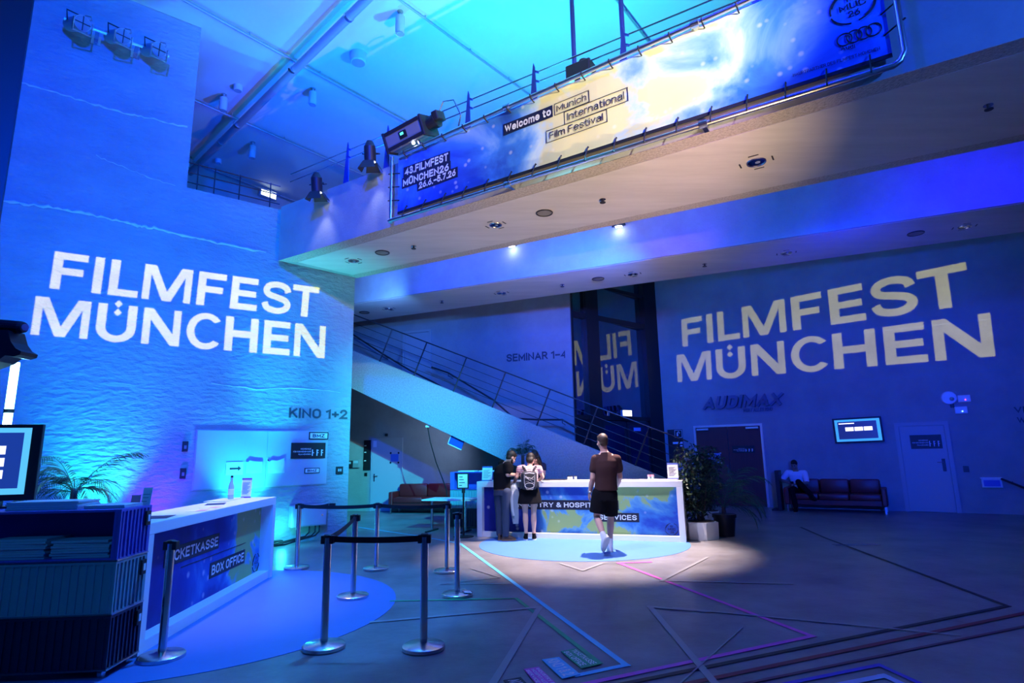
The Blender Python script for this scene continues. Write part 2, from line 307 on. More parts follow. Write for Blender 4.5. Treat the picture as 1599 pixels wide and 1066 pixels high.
def text_mesh(s, bold=0.0, ext=0.0, shear=0.0):
    """flat or raised lettering drawn as even strokes with square ends"""
    h = (.075 + bold) ; bm = bmesh.new(); x = 0.0
    for c in s:
        adv, st = strokes(c)
        for P in st:
            P = [Vector((p[0] + x + h, h + p[1] * (1 - 2 * h), 0)) for p in P]; Q = [P[0]]
            for p in P[1:]:
                if (p - Q[-1]).length > 1e-4: Q.append(p)
            P = Q; n = len(P)
            if n < 2: continue
            closed = (P[0] - P[-1]).length < 1e-3
            if closed: P = P[:-1]; n -= 1
            else: P[0] = P[0] + (P[0] - P[1]).normalized() * h; P[-1] = P[-1] + (P[-1] - P[-2]).normalized() * h
            L_, R_ = [], []
            for i in range(n):
                a = P[i - 1] if (i or closed) else None; b = P[(i + 1) % n] if (i < n - 1 or closed) else None
                d0 = (P[i] - a).normalized() if a is not None else None; d1 = (b - P[i]).normalized() if b is not None else None
                if d0 is None: d0 = d1
                if d1 is None: d1 = d0
                t = d0 + d1; t = t.normalized() if t.length > .05 else d1; nn = Vector((-t.y, t.x, 0)); k = h / max(.38, nn.dot(Vector((-d1.y, d1.x, 0))))
                L_.append(P[i] + nn * k); R_.append(P[i] - nn * k)
            vl = [bm.verts.new((v.x, min(max(v.y, -.2), 1.0 if c not in 'Ü' else 1.25), 0)) for v in L_]; vr = [bm.verts.new((v.x, min(max(v.y, 0 if c != ',' else -.2), 1.0 if c not in 'Ü' else 1.25), 0)) for v in R_]
            for v in vl:
                if c != ',' and v.co.y < 0: v.co.y = 0
            for i in range(n if closed else n - 1):
                j = (i + 1) % n; f = (vr[i], vr[j], vl[j], vl[i])
                try: bm.faces.new(f)
                except ValueError: pass
        x += adv + 2 * h + (.13 if c != ' ' else .02)
    for v in bm.verts: v.co.x += shear * v.co.y
    if ext:
        r = bmesh.ops.extrude_face_region(bm, geom=list(bm.faces)); up = [v for v in r['geom'] if isinstance(v, bmesh.types.BMVert)]
        bmesh.ops.translate(bm, verts=up, vec=(0, 0, ext))
    bmesh.ops.recalc_face_normals(bm, faces=bm.faces)
    me = bpy.data.meshes.new('lettering'); bm.to_mesh(me); bm.free(); return me
def letters(name, s, x0, z0, w, h, m, parent=None, y=0.0, bold=.02, depth=0.0, shear=0.0, M=None, mirror=False, label=None, slope=0.0):
    """lettering standing in the x,z plane, fitted to a box w by h, facing -y"""
    me = text_mesh(s, bold, .05 if depth else 0.0, shear)
    xs = [v.co.x for v in me.vertices]; ys = [v.co.y for v in me.vertices]
    a, b, c, d = min(xs), max(xs), 0.0, 1.0
    for v in me.vertices:
        x = x0 + (v.co.x - a) / (b - a) * w
        v.co = (x, y - (depth if v.co.z > 0 else 0), z0 + (v.co.y - c) / (d - c) * h + slope * (x - x0))
    return obm(name, me, m, parent, M, label=label)
def remesh(bm, name, vox, m, parent=None, smooth_it=2, label=None, M=None):
    """fuse the pieces in bm into one continuous skin"""
    bmesh.ops.recalc_face_normals(bm, faces=bm.faces)
    me = bpy.data.meshes.new(name); bm.to_mesh(me); bm.free()
    o = bpy.data.objects.new(name, me); COL.objects.link(o)
    r = o.modifiers.new('r', 'REMESH'); r.mode = 'VOXEL'; r.voxel_size = vox
    if smooth_it:
        s = o.modifiers.new('s', 'SMOOTH'); s.iterations = smooth_it; s.factor = .5
    dg = bpy.context.evaluated_depsgraph_get()
    nm = bpy.data.meshes.new_from_object(o.evaluated_get(dg)); bpy.data.objects.remove(o); bpy.data.meshes.remove(me)
    for p in nm.polygons: p.use_smooth = True
    nm.name = name
    return obm(name, nm, m, parent, M, label=label)

# ================================================================== THE SETTING
ZS, ZP, ZC = 5.473, 6.62, 10.02                       # soffit, parapet top, hall ceiling
WL = Frame(at(541, 838), 50.8)                        # left wall
WA = Frame(at(1200, 791.6), 123)                      # wall with the red doors
WS = Frame(at(585, 798), 108)                         # back wall behind the stair
ST = Frame((3.01, 13.17, 0), 108)                     # near face of the stair
def flat(p): return Vector((p.x, p.y, 0))
F1, F2 = at(433.4, 407, ZS), at(1599, 58, ZS)
R1, R2 = at(556, 434, ZS), at(1599, 219, ZS)
azF = math.degrees(math.atan2((F2 - F1).x, (F2 - F1).y))
FB = Frame(flat(F1), azF)                             # bridge front face
E1, E2 = at(554, 473, ZS), at(1599, 315, ZS)
G1, G2 = at(554, 503, ZS), at(1599, 362, ZS)
azE = math.degrees(math.atan2((E2 - E1).x, (E2 - E1).y))
BM = Frame(flat(E1), azE)                             # second beam, front face
def struct(name, bm, m, parent=None, M=None, label=None, cat=None):
    o = ob(name, bm, m, parent, M)
    if not parent: o['kind'] = 'structure'
    if label: o['label'] = label
    if cat: o['category'] = cat
    return o
def quad2(p): return [(q.x, q.y) for q in p]

b = B(); slab(b, [(-15, -4), (17, -4), (17, 27), (-15, 27)], -.2, 0); struct('floor', b, M_FLOOR, label='grey brown sealed screed floor of the foyer', cat='floor')
b = B(); slab(b, [(-15, -4), (17, -4), (17, 27), (-15, 27)], ZC, ZC + .2); struct('ceiling', b, M_CEIL, label='pale high ceiling washed in cyan light', cat='ceiling')
uo = WL.xz(303, 168)[0]
b = B(); prism(b, [(-9, 0), (0, 0), (0, ZP), (uo, ZP), (uo, ZC), (-9, ZC)], 0, .35)
wl = struct('wall_left', b, M_ROUGH, None, WL.M, 'rough concrete wall on the left with a cut-out gallery opening', 'wall')
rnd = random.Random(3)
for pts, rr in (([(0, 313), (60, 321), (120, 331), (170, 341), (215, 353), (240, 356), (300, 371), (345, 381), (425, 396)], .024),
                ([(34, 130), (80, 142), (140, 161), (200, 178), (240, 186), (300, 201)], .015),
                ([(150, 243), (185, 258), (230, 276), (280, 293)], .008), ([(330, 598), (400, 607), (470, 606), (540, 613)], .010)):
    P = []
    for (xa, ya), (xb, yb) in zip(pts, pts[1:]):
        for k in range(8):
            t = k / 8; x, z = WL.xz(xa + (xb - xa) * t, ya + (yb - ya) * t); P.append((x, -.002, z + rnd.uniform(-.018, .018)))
    b = B(); tube(b, P, [rr * rnd.uniform(.35, 1.3) for _ in P], 6); ob('joint_ridge', b, mat('ridge with painted uplight', (.6, .62, .62), .8), wl)  # light from below painted in: ridges paler than the wall
xk = WL.xz(30, 140, -.3)[0]
b = B(); b2(b, (-9, -.3, 0), (xk, -.003, ZC - .01)); struct('wall_side', b, M_BLACK, None, WL.M, 'black clad wall strip at the left edge', 'wall')

# gallery behind the opening
WG = Frame(flat(at(314, 258, ZC)), 36)
b = B(); prism(b, [(-3, 6.2), (7, 6.2), (7, ZC - .01), (-3, ZC - .01)], 0, .2); struct('wall_gallery', b, M_CONC, None, WG.M, 'concrete wall at the back of the upper gallery', 'wall')
ga, gb = WL.M @ Vector((-8.5, .36, 0)), WL.M @ Vector((-.2, .36, 0)); gc, gd = WG.M @ Vector((6.9, -.01, 0)), WG.M @ Vector((-2.9, -.01, 0))
b = B(); slab(b, quad2([ga, gb, gc, gd]), 6.35, 6.55); struct('floor_gallery', b, M_CONC, None, None, 'floor of the upper gallery behind the opening', 'floor')

# the bridge
dF, dR = (F2 - F1).normalized(), (R2 - R1).normalized()
nF = Vector((-dF.y, dF.x, 0)); nF = nF if nF.y > 0 else -nF          # pointing away from the viewer
f1, f2, r1, r2 = F1 + dF * .02, F2 + dF * 4, R1 + dR * .02, R2 + dR * 4
b = B(); slab(b, quad2([f1, f2, r2, r1]), ZS, ZS + .3)
for p, q, s in ((f1, f2, 1), (r1, r2, -1)):
    slab(b, quad2([p, q, q + nF * .2 * s, p + nF * .2 * s]), ZS + .3, ZP)
struct('bridge', b, M_CONC, None, None, 'concrete footbridge with solid parapets crossing the foyer', 'bridge')
b = B(); slab(b, quad2([f1 + nF * .27 + dF * .25, f2 + nF * .27, r2 - nF * .22, r1 - nF * .22 + dF * .1]), ZS - .008, ZS + .001)
struct('trim_1', b, M_SOFF, None, None, 'board marked concrete soffit panel under the footbridge', 'soffit')
b = B(); slab(b, quad2([f1 - nF * .004, f2 - nF * .004, f2 + nF * .265, f1 + nF * .265 + dF * .2]), ZS - .005, ZS + .0)
struct('trim_2', b, M_AGG, None, None, 'coarse aggregate band along the front edge of the footbridge soffit', 'trim')
b = B(); slab(b, quad2([r1 + nF * .003, r2 + nF * .003, r2 - nF * .215, r1 - nF * .215]), ZS - .005, ZS + .0)
struct('trim_3', b, M_AGG, None, None, 'coarse aggregate band along the rear edge of the footbridge soffit', 'trim')
# the second beam
dE, dG = (E2 - E1).normalized(), (G2 - G1).normalized()
b = B(); slab(b, quad2([E1 - dE * 4.5, E2 + dE * 4, G2 + dG * 4, G1 - dG * 4.5]), ZS, 7.9)
struct('beam', b, M_CONC, None, None, 'deep concrete beam behind the footbridge', 'beam')
b = B(); slab(b, quad2([E1 - dE * 4.5 + nF * .05, E2 + dE * 4 + nF * .05, G2 + dG * 4 - nF * .05, G1 - dG * 4.5 - nF * .05]), ZS - .006, ZS)
struct('trim_4', b, M_SOFF, None, None, 'board marked soffit of the second beam', 'soffit')

# back wall, wall with the red doors, glass front between them
xs1 = WS.xz(893, 560)[0]
b = B(); prism(b, [(-6, 0), (xs1, 0), (xs1, ZC - .02), (-6, ZC - .02)], 0, .35); struct('wall_back', b, M_CONC, None, WS.M, 'concrete back wall behind the stair', 'wall')
xs0 = WS.xz(883, 560)[0]
b = B(); b2(b, (xs0, -.03, 0), (xs1, 0, ZC - .03)); struct('trim_5', b, M_CONC, None, WS.M, 'concrete edge strip at the end of the back wall', 'trim')
xa0 = WA.xz(1029, 570)[0]
b = B(); prism(b, [(xa0, 0), (12, 0), (12, ZC - .02), (xa0, ZC - .02)], 0, .4); wa = struct('wall_right', b, M_CONC, None, WA.M, 'concrete wall around the dark red double doors', 'wall')
for px in ((1230, 450, 640), (1372, 420, 600), (1512, 400, 640)):
    pass
for z in (1.9, 2.55, 3.35, 4.6):
    b = B(); b2(b, (xa0, -.003, z), (12, .001, z + .012)); ob('joint_line', b, M_PIPE, wa)
P0 = WS.M @ Vector((xs1, .1, 0)); P1 = WA.M @ Vector((xa0, .1, 0))
azW = math.degrees(math.atan2((P1 - P0).x, (P1 - P0).y)); GW = Frame(P0, azW); GL = (P1 - P0).length
win = thing('window_1', 'tall dark glass front with black mullions between the two concrete walls', 'window', GW.M, kind='structure')
PANE = math.radians(4.5)                              # panes turned in their frames to place the reflected lettering
def m_glass():
    m = bpy.data.materials.new('dark glass'); m.use_nodes = True; nt = m.node_tree; nt.nodes.clear()
    o = nt.nodes.new('ShaderNodeOutputMaterial'); mx = nt.nodes.new('ShaderNodeMixShader'); g = nt.nodes.new('ShaderNodeBsdfGlossy'); t = nt.nodes.new('ShaderNodeBsdfTransparent')
    g.inputs['Roughness'].default_value = .0; g.inputs['Color'].default_value = (.9, .92, .95, 1); t.inputs['Color'].default_value = (.12, .14, .2, 1); mx.inputs[0].default_value = .42
    nt.links.new(t.outputs[0], mx.inputs[1]); nt.links.new(g.outputs[0], mx.inputs[2]); nt.links.new(mx.outputs[0], o.inputs[0]); return m
M_GLASS = m_glass()
xm0, xm1 = GW.xz(916, 560)[0], GW.xz(935, 560)[0]; xr0 = GW.xz(1008, 560)[0]
zt = GW.xz(960, 506)[1]; zb = GW.xz(960, 656)[1]; HT = 8.0
b = B(); b2(b, (-.02, -.02, 0), (.06, .1, HT)); b2(b, (xm0, -.06, 0), (xm1, .12, HT)); b2(b, (xr0, -.06, 0), (GL, .12, HT)); ob('mullion_frame', b, M_BLACK, win)
b = B(); b2(b, (.06, -.03, zt), (xm0, .08, zt + .16)); b2(b, (xm1, -.03, zt), (xr0, .08, zt + .16)); b2(b, (.06, -.03, zb), (xm0, .08, zb + .12)); b2(b, (xm1, -.03, zb), (xr0, .08, zb + .12))
b2(b, (xm1, -.03, 6.4), (xr0, .08, 6.5)); ob('transom', b, M_BLACK, win)
for x0, x1 in ((.06, xm0), (xm1, xr0)):
    for z0, z1 in ((zb + .12, zt), (zt + .16, HT)):
        b = B(); b2(b, (x0, -.003, z0), (x1, .003, z1)); bmesh.ops.rotate(b, verts=b.verts, cent=((x0 + x1) / 2, 0, 0), matrix=Matrix.Rotation(PANE, 3, 'Z')); bmesh.ops.translate(b, verts=b.verts, vec=(0, .03, 0)); ob('pane', b, M_GLASS, win)
xd = (xm1 + xr0) / 2
b = B(); b2(b, (xm1 + .03, 0, .02), (xd - .02, .05, zb - .02)); b2(b, (xd + .02, 0, .02), (xr0 - .03, .05, zb - .02)); ob('door_leaf', b, M_DARKM, win)
b = B(); b2(b, (xm1 + .13, -.004, .9), (xd - .12, -.001, zb - .15)); b2(b, (xd + .12, -.004, .9), (xr0 - .13, -.001, zb - .15)); ob('door_glass', b, mat('night glass', (.01, .015, .05), .1), win)
b = B(); b2(b, (xd + .3, -.008, zb - .3), (xd + .62, -.005, zb - .2)); ob('door_sign', b, mat('pale blue sign', (.4, .5, .9), .6), win)
b = B(); b2(b, (.06, .0, 0), (xm0, .05, zb)); ob('spandrel', b, M_BLACK, win)
pz = P0 + (P1 - P0) / 2 - GW.n * 2.5
b = B(); b2(b, (.5, 1.6, 0), (GL + .6, 1.7, HT)); struct('dark_backdrop', b, M_BLACK, None, GW.M, 'black backdrop for the darkness outside the glass front', 'wall')  # black panel added as the darkness seen through the panes

# ------------------------------------------------------------------ stair
def stx(px, py): return ST.xz(px, py)
tA, tB = stx(549, 547), stx(1010, 735); lA, lB = stx(549, 606), stx(780, 715)
mt = (tB[1] - tA[1]) / (tB[0] - tA[0]); ml = (lB[1] - lA[1]) / (lB[0] - lA[0])
def topz(x): return tA[1] + mt * (x - tA[0])
def lowz(x): return lA[1] + ml * (x - lA[0])
xl = tA[0] - 1.6; xe = tA[0] - (tA[1] - .12) / mt; xf = lA[0] - lA[1] / ml
b = B(); xc = stx(1070, 760)[0]
prism(b, [(xl, topz(xl)), (xl, lowz(xl)), (xf, 0), (xc, 0), (xc, topz(xc))], 0, .25)
stair = thing('staircase', 'broad concrete stair with solid stringer rising to the upper left', 'staircase', ST.M, kind='structure')
ob('stringer', b, M_STAIR, stair)
b = B(); n = 26
x0s = xc - .1; zt_s = topz(xl + .3) - .55; dz = zt_s / n; dx = (x0s - (xl + .3)) / n
prof = [(x0s, 0)]
for i in range(n): prof += [(x0s - dx * i, dz * (i + 1)), (x0s - dx * (i + 1), dz * (i + 1))]
prof += [(xl, zt_s), (xl, lowz(xl) + .12), (xf + .1, 0)]
prism(b, prof, .26, 2.5); ob('stair_flight', b, M_CONC, stair)
# railing on the stringer
rail = thing('stair_railing', 'black steel railing with slanted posts along the stair stringer', 'railing', ST.M)
nrm = Vector((-mt, 1)); nrm.normalize()
def offs(x, d, y=.12): return (x + nrm.x * d, y, topz(x) + nrm.y * d)
for px, py in ((589, 562), (643, 585), (705, 612), (766, 639), (836, 668), (910, 698), (991, 729), (1040, 749)):
    x = stx(px, py)[0]
    b = B(); tube(b, [offs(x, -.02), offs(x, .92)], .018, 8); ob('railing_post', b, M_DARKM, rail)
xr_, xl_ = stx(1052, 755)[0], xl + .1
b = B(); tube(b, [offs(xl_, .92), offs(xr_, .92)], .016, 8); ob('top_rail', b, M_DARKM, rail)
for d in (.17, .34, .51, .70):
    b = B(); tube(b, [offs(xl_, d), offs(xr_, d)], .008, 6); ob('wire', b, M_DARKM, rail)
# handrails on the far wall of the stair
def far(px, py): 
    x, z = WS.xz(px, py, -.35); return (x, -.35, z)
for pts, lab in ((((548, 520), (597, 552), (640, 578), (676, 596), (688, 603)), 'upper'), (((674, 573), (700, 582), (770, 624), (803, 653), (840, 655), (878, 655), (900, 668)), 'lower')):
    h = thing('handrail', f'dark {lab} handrail bracketed to the back wall along the stair', 'handrail', WS.M)
    b = B(); tube(b, [far(*p) for p in pts], .025, 8); ob('rail_tube', b, M_DARKM, h)
    for i in range(1, len(pts), 2):
        q = far(*pts[i]); b = B(); tube(b, [q, (q[0], q[1], q[2] - .09), (q[0], -.005, q[2] - .12)], .012, 6); ob('bracket', b, M_DARKM, h)

# ------------------------------------------------------------------ doors
M_FRAME = mat('pale metal door frame', (.75, .75, .78), .3, .6)
def door(name, fr, x0, x1, z0, z1, label, leafm, framem, fw=.07, leaves=1, depth=.06):
    d = thing(name, label, 'door', fr.M @ Matrix.Translation(((x0 + x1) / 2, 0, z0)), kind='structure'); w = (x1 - x0) / 2; h = z1 - z0
    b = B(); b2(b, (-w, -depth, 0), (-w + fw, 0, h)); b2(b, (w - fw, -depth, 0), (w, 0, h)); b2(b, (-w + fw, -depth, h - fw), (w - fw, 0, h)); ob('door_frame', b, framem, d)
    lw = (2 * w - 2 * fw) / leaves
    for i in range(leaves):
        a = -w + fw + lw * i
        b = B(); b2(b, (a + .006, -depth * .6, .01), (a + lw - .006, -.002, h - fw - .006), .004); ob('door_leaf', b, leafm, d)
    return d, w, h
def hff_sign(parent, x0, z0, w, h, y, big=1.0):
    """black plate with three lines of small print and the three dotted white bars"""
    b = B(); b2(b, (x0, y - .006, z0), (x0 + w, y, z0 + h)); ob('name_plate', b, M_BLACK, parent)
    b = B(); u = h * .4; xb = x0 + w * .6; zb_ = z0 + h * .16; t = w * .028
    def bar(i): b2(b, (xb + i * w * .135, y - .009, zb_), (xb + i * w * .135 + t, y - .007, zb_ + u))
    def dot(i, k, q):
        c = (xb + i * w * .135 + t * (1.6 + 1.5 * k), y - .008, zb_ + u * q); cyl(b, (c[0], y - .009, c[2]), (c[0], y - .007, c[2]), t * .55, seg=8)
    for i in range(3): bar(i)
    dot(0, 0, .5); dot(1, 0, .88); dot(1, 0, .5); dot(2, 0, .88); dot(2, 0, .5); ob('plate_emblem', b, M_WTXT, parent)
    for i, s in enumerate(('HOCHSCHULE', 'FÜR FERNSEHEN UND', 'FILM MÜNCHEN')):
        lw = w * .03 * len(s)
        letters('plate_print', s, x0 + w * .57 - lw, z0 + h * (.56 - .17 * i), lw, h * .09, M_WTXT, parent, y - .007, 0)
x0, _ = WA.xz(1087, 730); x0 = (x0 + WA.xz(1084.7, 665.8)[0]) / 2; x1 = WA.xz(1190, 660)[0]; z1 = (WA.xz(1190, 659.6)[1] + WA.xz(1085, 665.8)[1]) / 2
d, w, h = door('door_1', WA, x0, x1, 0, z1, 'dark red double doors in a pale metal frame', M_REDDOOR, M_FRAME, .06, 2)
for s in (-1, 1):
    b = B(); b2(b, (s * w * .72 - .17, -.12, h - .15), (s * w * .72 + .17, -.05, h - .09), .01); ob('door_closer', b, M_FRAME, d)
hff = w; hff_sign(d, .1, 1.5, .62, .2, -.05)
b = B(); b2(b, (-w + .35, -.045, 1.22), (-w + .72, -.04, 1.5)); ob('notice', b, mat('dim blue notice', (.25, .3, .5), .6), d)
b = B()
for zz in (1.22, 1.5):
    for xx in (-w + .35, -w + .72): b2(b, (xx - .035, -.048, zz - .02), (xx + .035, -.04, zz + .02))
ob('notice_tape', b, M_FRAME, d)
b = B(); tube(b, [(-.06, -.045, .95), (-.06, -.1, .95), (-.06, -.1, 1.15), (-.06, -.045, 1.15)], .012, 8); ob('door_handle', b, M_STEEL, d)
x0 = WA.xz(1405, 730)[0]; x1 = WA.xz(1491, 730)[0]; z1 = (WA.xz(1395, 660.6)[1] + WA.xz(1480, 657)[1]) / 2
d, w, h = door('door_2', WA, x0, x1, 0, z1, 'plain pale grey door with a black name plate', M_GREYDOOR, M_GREYDOOR, .09, 1)
hff_sign(d, -w + .3, h - .66, w * 1.15, .34, -.04)
b = B(); b2(b, (w - .24, -.05, .98), (w - .17, -.035, 1.28), .006); ob('handle_plate', b, M_DARKM, d)
b = B(); tube(b, [(w - .2, -.05, 1.2), (w - .2, -.1, 1.2), (w - .34, -.1, 1.2)], .011, 8); ob('door_handle', b, M_STEEL, d)
x0, z1 = WS.xz(581, 684.4); x1 = WS.xz(629.5, 684.4)[0]
d, w, h = door('door_3', WS, x0, x1, 0, z1, 'pale door with a blue taped notice behind the left queue posts', M_GREYDOOR, M_GREYDOOR, .035, 1, .03)
b = B(); tube(b, [(-w + .12, -.02, 1.02), (-w + .12, -.07, 1.02), (-w + .26, -.07, 1.02)], .012, 8); b2(b, (-w + .1, -.025, .86), (-w + .14, -.015, 1.08)); ob('door_handle', b, M_STEEL, d)
nx0, nz0, nx1, nz1 = WS.rect(610.5, 720.5, 623, 708.5)
cx_ = (x0 + x1) / 2
b = B(); b2(b, (nx0 - cx_, -.026, nz0), (nx1 - cx_, -.02, nz1)); ob('notice', b, mat('blue notice', (.06, .16, .5), .6), d)
b = B()
for xx in (nx0, nx1):
    for zz in (nz0 - .03, nz1 + .03): cyl(b, (xx - cx_, -.03, zz), (xx - cx_, -.02, zz), .03, seg=12)
ob('notice_tape', b, M_BLACK, d)
sx0, sz0, sx1, sz1 = WS.rect(583.5, 698, 589, 688)
b = B(); b2(b, (sx0 - cx_, -.026, sz0), (sx1 - cx_, -.02, sz1)); ob('pictogram', b, mat('pale print', (.6, .62, .65), .6), d)
x0, z1 = WS.xz(630, 518); x1 = WS.xz(674, 516)[0]
door('door_4', WS, x0, x1, z1 - 2.1, z1, 'upper pale door in the concrete wall above the stair', M_GREYDOOR, M_GREYDOOR, .07, 1, .05)
# ================================================================== PROJECTED LETTERING: two projectors throw it through cut metal gobos
def arc(cx, cy, rx, ry, a0, a1, n=14): return [(cx + rx * math.cos(math.radians(a0 + (a1 - a0) * i / n)), cy + ry * math.sin(math.radians(a0 + (a1 - a0) * i / n))) for i in range(n + 1)]
SV, SH = .238, .19
def glyph(c):
    """(width, outlines) for a heavy grotesque capital of height 1"""
    if c == 'F': w = .84; return w, [[(0, 0), (SV, 0), (SV, .40), (.76, .40), (.76, .59), (SV, .59), (SV, 1 - SH), (w, 1 - SH), (w, 1), (0, 1)]]
    if c == 'I': return SV, [[(0, 0), (SV, 0), (SV, 1), (0, 1)]]
    if c == 'L': w = .78; return w, [[(0, 0), (w, 0), (w, SH), (SV, SH), (SV, 1), (0, 1)]]
    if c == 'T': w = .92; return w, [[(w / 2 - SV / 2, 0), (w / 2 + SV / 2, 0), (w / 2 + SV / 2, 1 - SH), (w, 1 - SH), (w, 1), (0, 1), (0, 1 - SH), (w / 2 - SV / 2, 1 - SH)]]
    if c == 'E': w = .85; return w, [[(0, 0), (w, 0), (w, SH), (SV, SH), (SV, .41), (.79, .41), (.79, .595), (SV, .595), (SV, 1 - SH), (.83, 1 - SH), (.83, 1), (0, 1)]]
    if c == 'H': w = 1.0; return w, [[(0, 0), (SV, 0), (SV, .41), (w - SV, .41), (w - SV, 0), (w, 0), (w, 1), (w - SV, 1), (w - SV, .61), (SV, .61), (SV, 1), (0, 1)]]
    if c == 'N': w = 1.03; return w, [[(0, 0), (.205, 0), (.205, .68), (w - .255, 0), (w, 0), (w, 1), (w - .205, 1), (w - .205, .32), (.255, 1), (0, 1)]]
    if c == 'M': w = 1.36; return w, [[(0, 0), (.2, 0), (.2, .74), (.555, 0), (w - .555, 0), (w - .2, .74), (w - .2, 0), (w, 0), (w, 1), (w - .32, 1), (w / 2, .27), (.32, 1), (0, 1)]]
    if c == 'U':
        w = 1.02; o = [(0, 1)] + arc(w / 2, .36, w / 2, .385, 180, 360) + [(w, 1), (w - SV, 1)] + arc(w / 2, .38, w / 2 - SV, .225, 360, 180) + [(SV, 1)]
        dm = lambda y, s: [(w / 2, y - s), (w / 2 + s, y), (w / 2, y + s), (w / 2 - s, y)]
        return w, [o, dm(1.02, .105), dm(.785, .105)]
    if c == 'C':
        w = 1.08; return w, [arc(w / 2, .5, w / 2, .525, 38, 322, 26) + arc(w / 2 + .01, .5, w / 2 - .212, .35, 315, 45, 24)]
    if c == 'S':
        sp = [(.86, .69), (.78, .84), (.5, .915), (.22, .85), (.135, .70), (.24, .575), (.5, .51), (.77, .43), (.87, .29), (.76, .145), (.5, .085), (.2, .155), (.1, .32)]
        P = []
        for i in range(len(sp) - 1):
            p0, p1, p2, p3 = [Vector((*sp[max(0, min(len(sp) - 1, i + k))], 0)) for k in (-1, 0, 1, 2)]
            for k in range(5):
                t = k / 5; P.append(.5 * ((2 * p1) + (p2 - p0) * t + (2 * p0 - 5 * p1 + 4 * p2 - p3) * t * t + (3 * p1 - p0 - 3 * p2 + p3) * t ** 3))
        P.append(Vector((*sp[-1], 0))); L_, R_ = [], []
        for i, p in enumerate(P):
            t = (P[min(i + 1, len(P) - 1)] - P[max(i - 1, 0)]).normalized(); hw = .092 + .016 * abs(t.y); nn = Vector((-t.y, t.x, 0)) * hw
            L_.append(((p + nn).x, (p + nn).y)); R_.append(((p - nn).x, (p - nn).y))
        return .97, [L_ + R_[::-1]]
def layout(word, gap=.175):
    x = 0; out = []
    for i, c in enumerate(word):
        w, ps = glyph(c); out += [[(px + x, py) for px, py in p] for p in ps]
        g = gap
        if c in 'ES' : g = gap * .75
        if c == 'S': g = .04
        if c == 'L': g = .11
        if c == 'C': g = .03
        x += w + g
    return x - g, out
def homography(w, q):
    """maps (0..w, 0..1) onto the four points q (bottom left, bottom right, top right, top left)"""
    src = [(0, 0), (w, 0), (w, 1), (0, 1)]; A = []; Y = []
    for (x, y), (u, v) in zip(src, q):
        A.append([x, y, 1, 0, 0, 0, -u * x, -u * y]); Y.append(u); A.append([0, 0, 0, x, y, 1, -v * x, -v * y]); Y.append(v)
    n = 8; M = [A[i] + [Y[i]] for i in range(n)]
    for i in range(n):
        p = max(range(i, n), key=lambda r: abs(M[r][i])); M[i], M[p] = M[p], M[i]
        M[i] = [v / M[i][i] for v in M[i]]
        for r in range(n):
            if r != i: f = M[r][i]; M[r] = [a - f * c for a, c in zip(M[r], M[i])]
    h = [M[i][8] for i in range(n)]
    return lambda x, y: ((h[0] * x + h[1] * y + h[2]) / (h[6] * x + h[7] * y + 1), (h[3] * x + h[4] * y + h[5]) / (h[6] * x + h[7] * y + 1))
def projector(name, label, pos, fr, lines, rgb):
    wall = []
    for word, q in lines:
        w, ps = layout(word); H = homography(w, q)
        for p in ps:
            dense = []
            for (xa, ya), (xb, yb) in zip(p, p[1:] + p[:1]): dense += [(xa, ya), ((xa + xb) / 2, (ya + yb) / 2)]
            wall.append([fr.hit(*H(x, y)) for x, y in dense])
    pos = Vector(pos); cen = sum((v for p in wall for v in p), Vector()) / sum(len(p) for p in wall)
    rot = (cen - pos).to_track_quat('-Z', 'Y').to_matrix().to_4x4(); M = Matrix.Translation(pos) @ rot; Mi = M.inverted(); D = .2
    cu = bpy.data.curves.new('gobo', 'CURVE'); cu.dimensions = '2D'; cu.fill_mode = 'BOTH'
    def spl(pts):
        s = cu.splines.new('POLY'); s.points.add(len(pts) - 1); s.use_cyclic_u = True
        for q, (x, y) in zip(s.points, pts): q.co = (x * 100, y * 100, 0, 1)
    mx = 0
    for p in wall:
        pts = []
        for v in p:
            l = Mi @ v; pts.append((l.x * D / -l.z, l.y * D / -l.z)); mx = max(mx, abs(pts[-1][0]), abs(pts[-1][1]))
        spl(pts)
    E = mx * 1.5 + .03; spl([(-E, -E), (E, -E), (E, E), (-E, E)])
    o = bpy.data.objects.new('gobo', cu); COL.objects.link(o)
    me = bpy.data.meshes.new_from_object(o.evaluated_get(bpy.context.evaluated_depsgraph_get())); bpy.data.objects.remove(o)
    for v in me.vertices: v.co.x /= 100; v.co.y /= 100; v.co.z = -D
    t = thing(name, label, 'projector', M)
    obm('gobo_plate', me, M_BLACK, t)
    b = B(); s = E
    for q in ((-s, -s - .01, s, -s), (-s, s, s, s + .01), (-s - .01, -s, -s, s), (s, -s, s + .01, s)): b2(b, (q[0], q[1], -D), (q[2], q[3], .25))
    b2(b, (-s, -s, .25), (s, s, .26)); ob('housing', b, M_DARKM, t)
    b = B(); tube(b, [(-s - .02, 0, .05), (-s - .06, s + .1, .05), (s + .06, s + .1, .05), (s + .02, 0, .05)], .015, 8); ob('yoke', b, M_DARKM, t)
    l = flood(name + '_lamp', pos, cen, rgb, 2 * math.degrees(math.atan(mx * 1.42 / D)) + 2, 0, .0002)
    return t
projector('gobo_projector', 'black projector throwing white lettering onto the left wall', (1.6, 2.6, 6.6), WL,
    [('FILMFEST', [(77, 449.8), (495, 496.4), (499, 449), (85.8, 392)]), ('MUNCHEN', [(47.3, 522), (506.8, 559.4), (509, 509.3), (56, 462)])], RGB['gobo_left'])
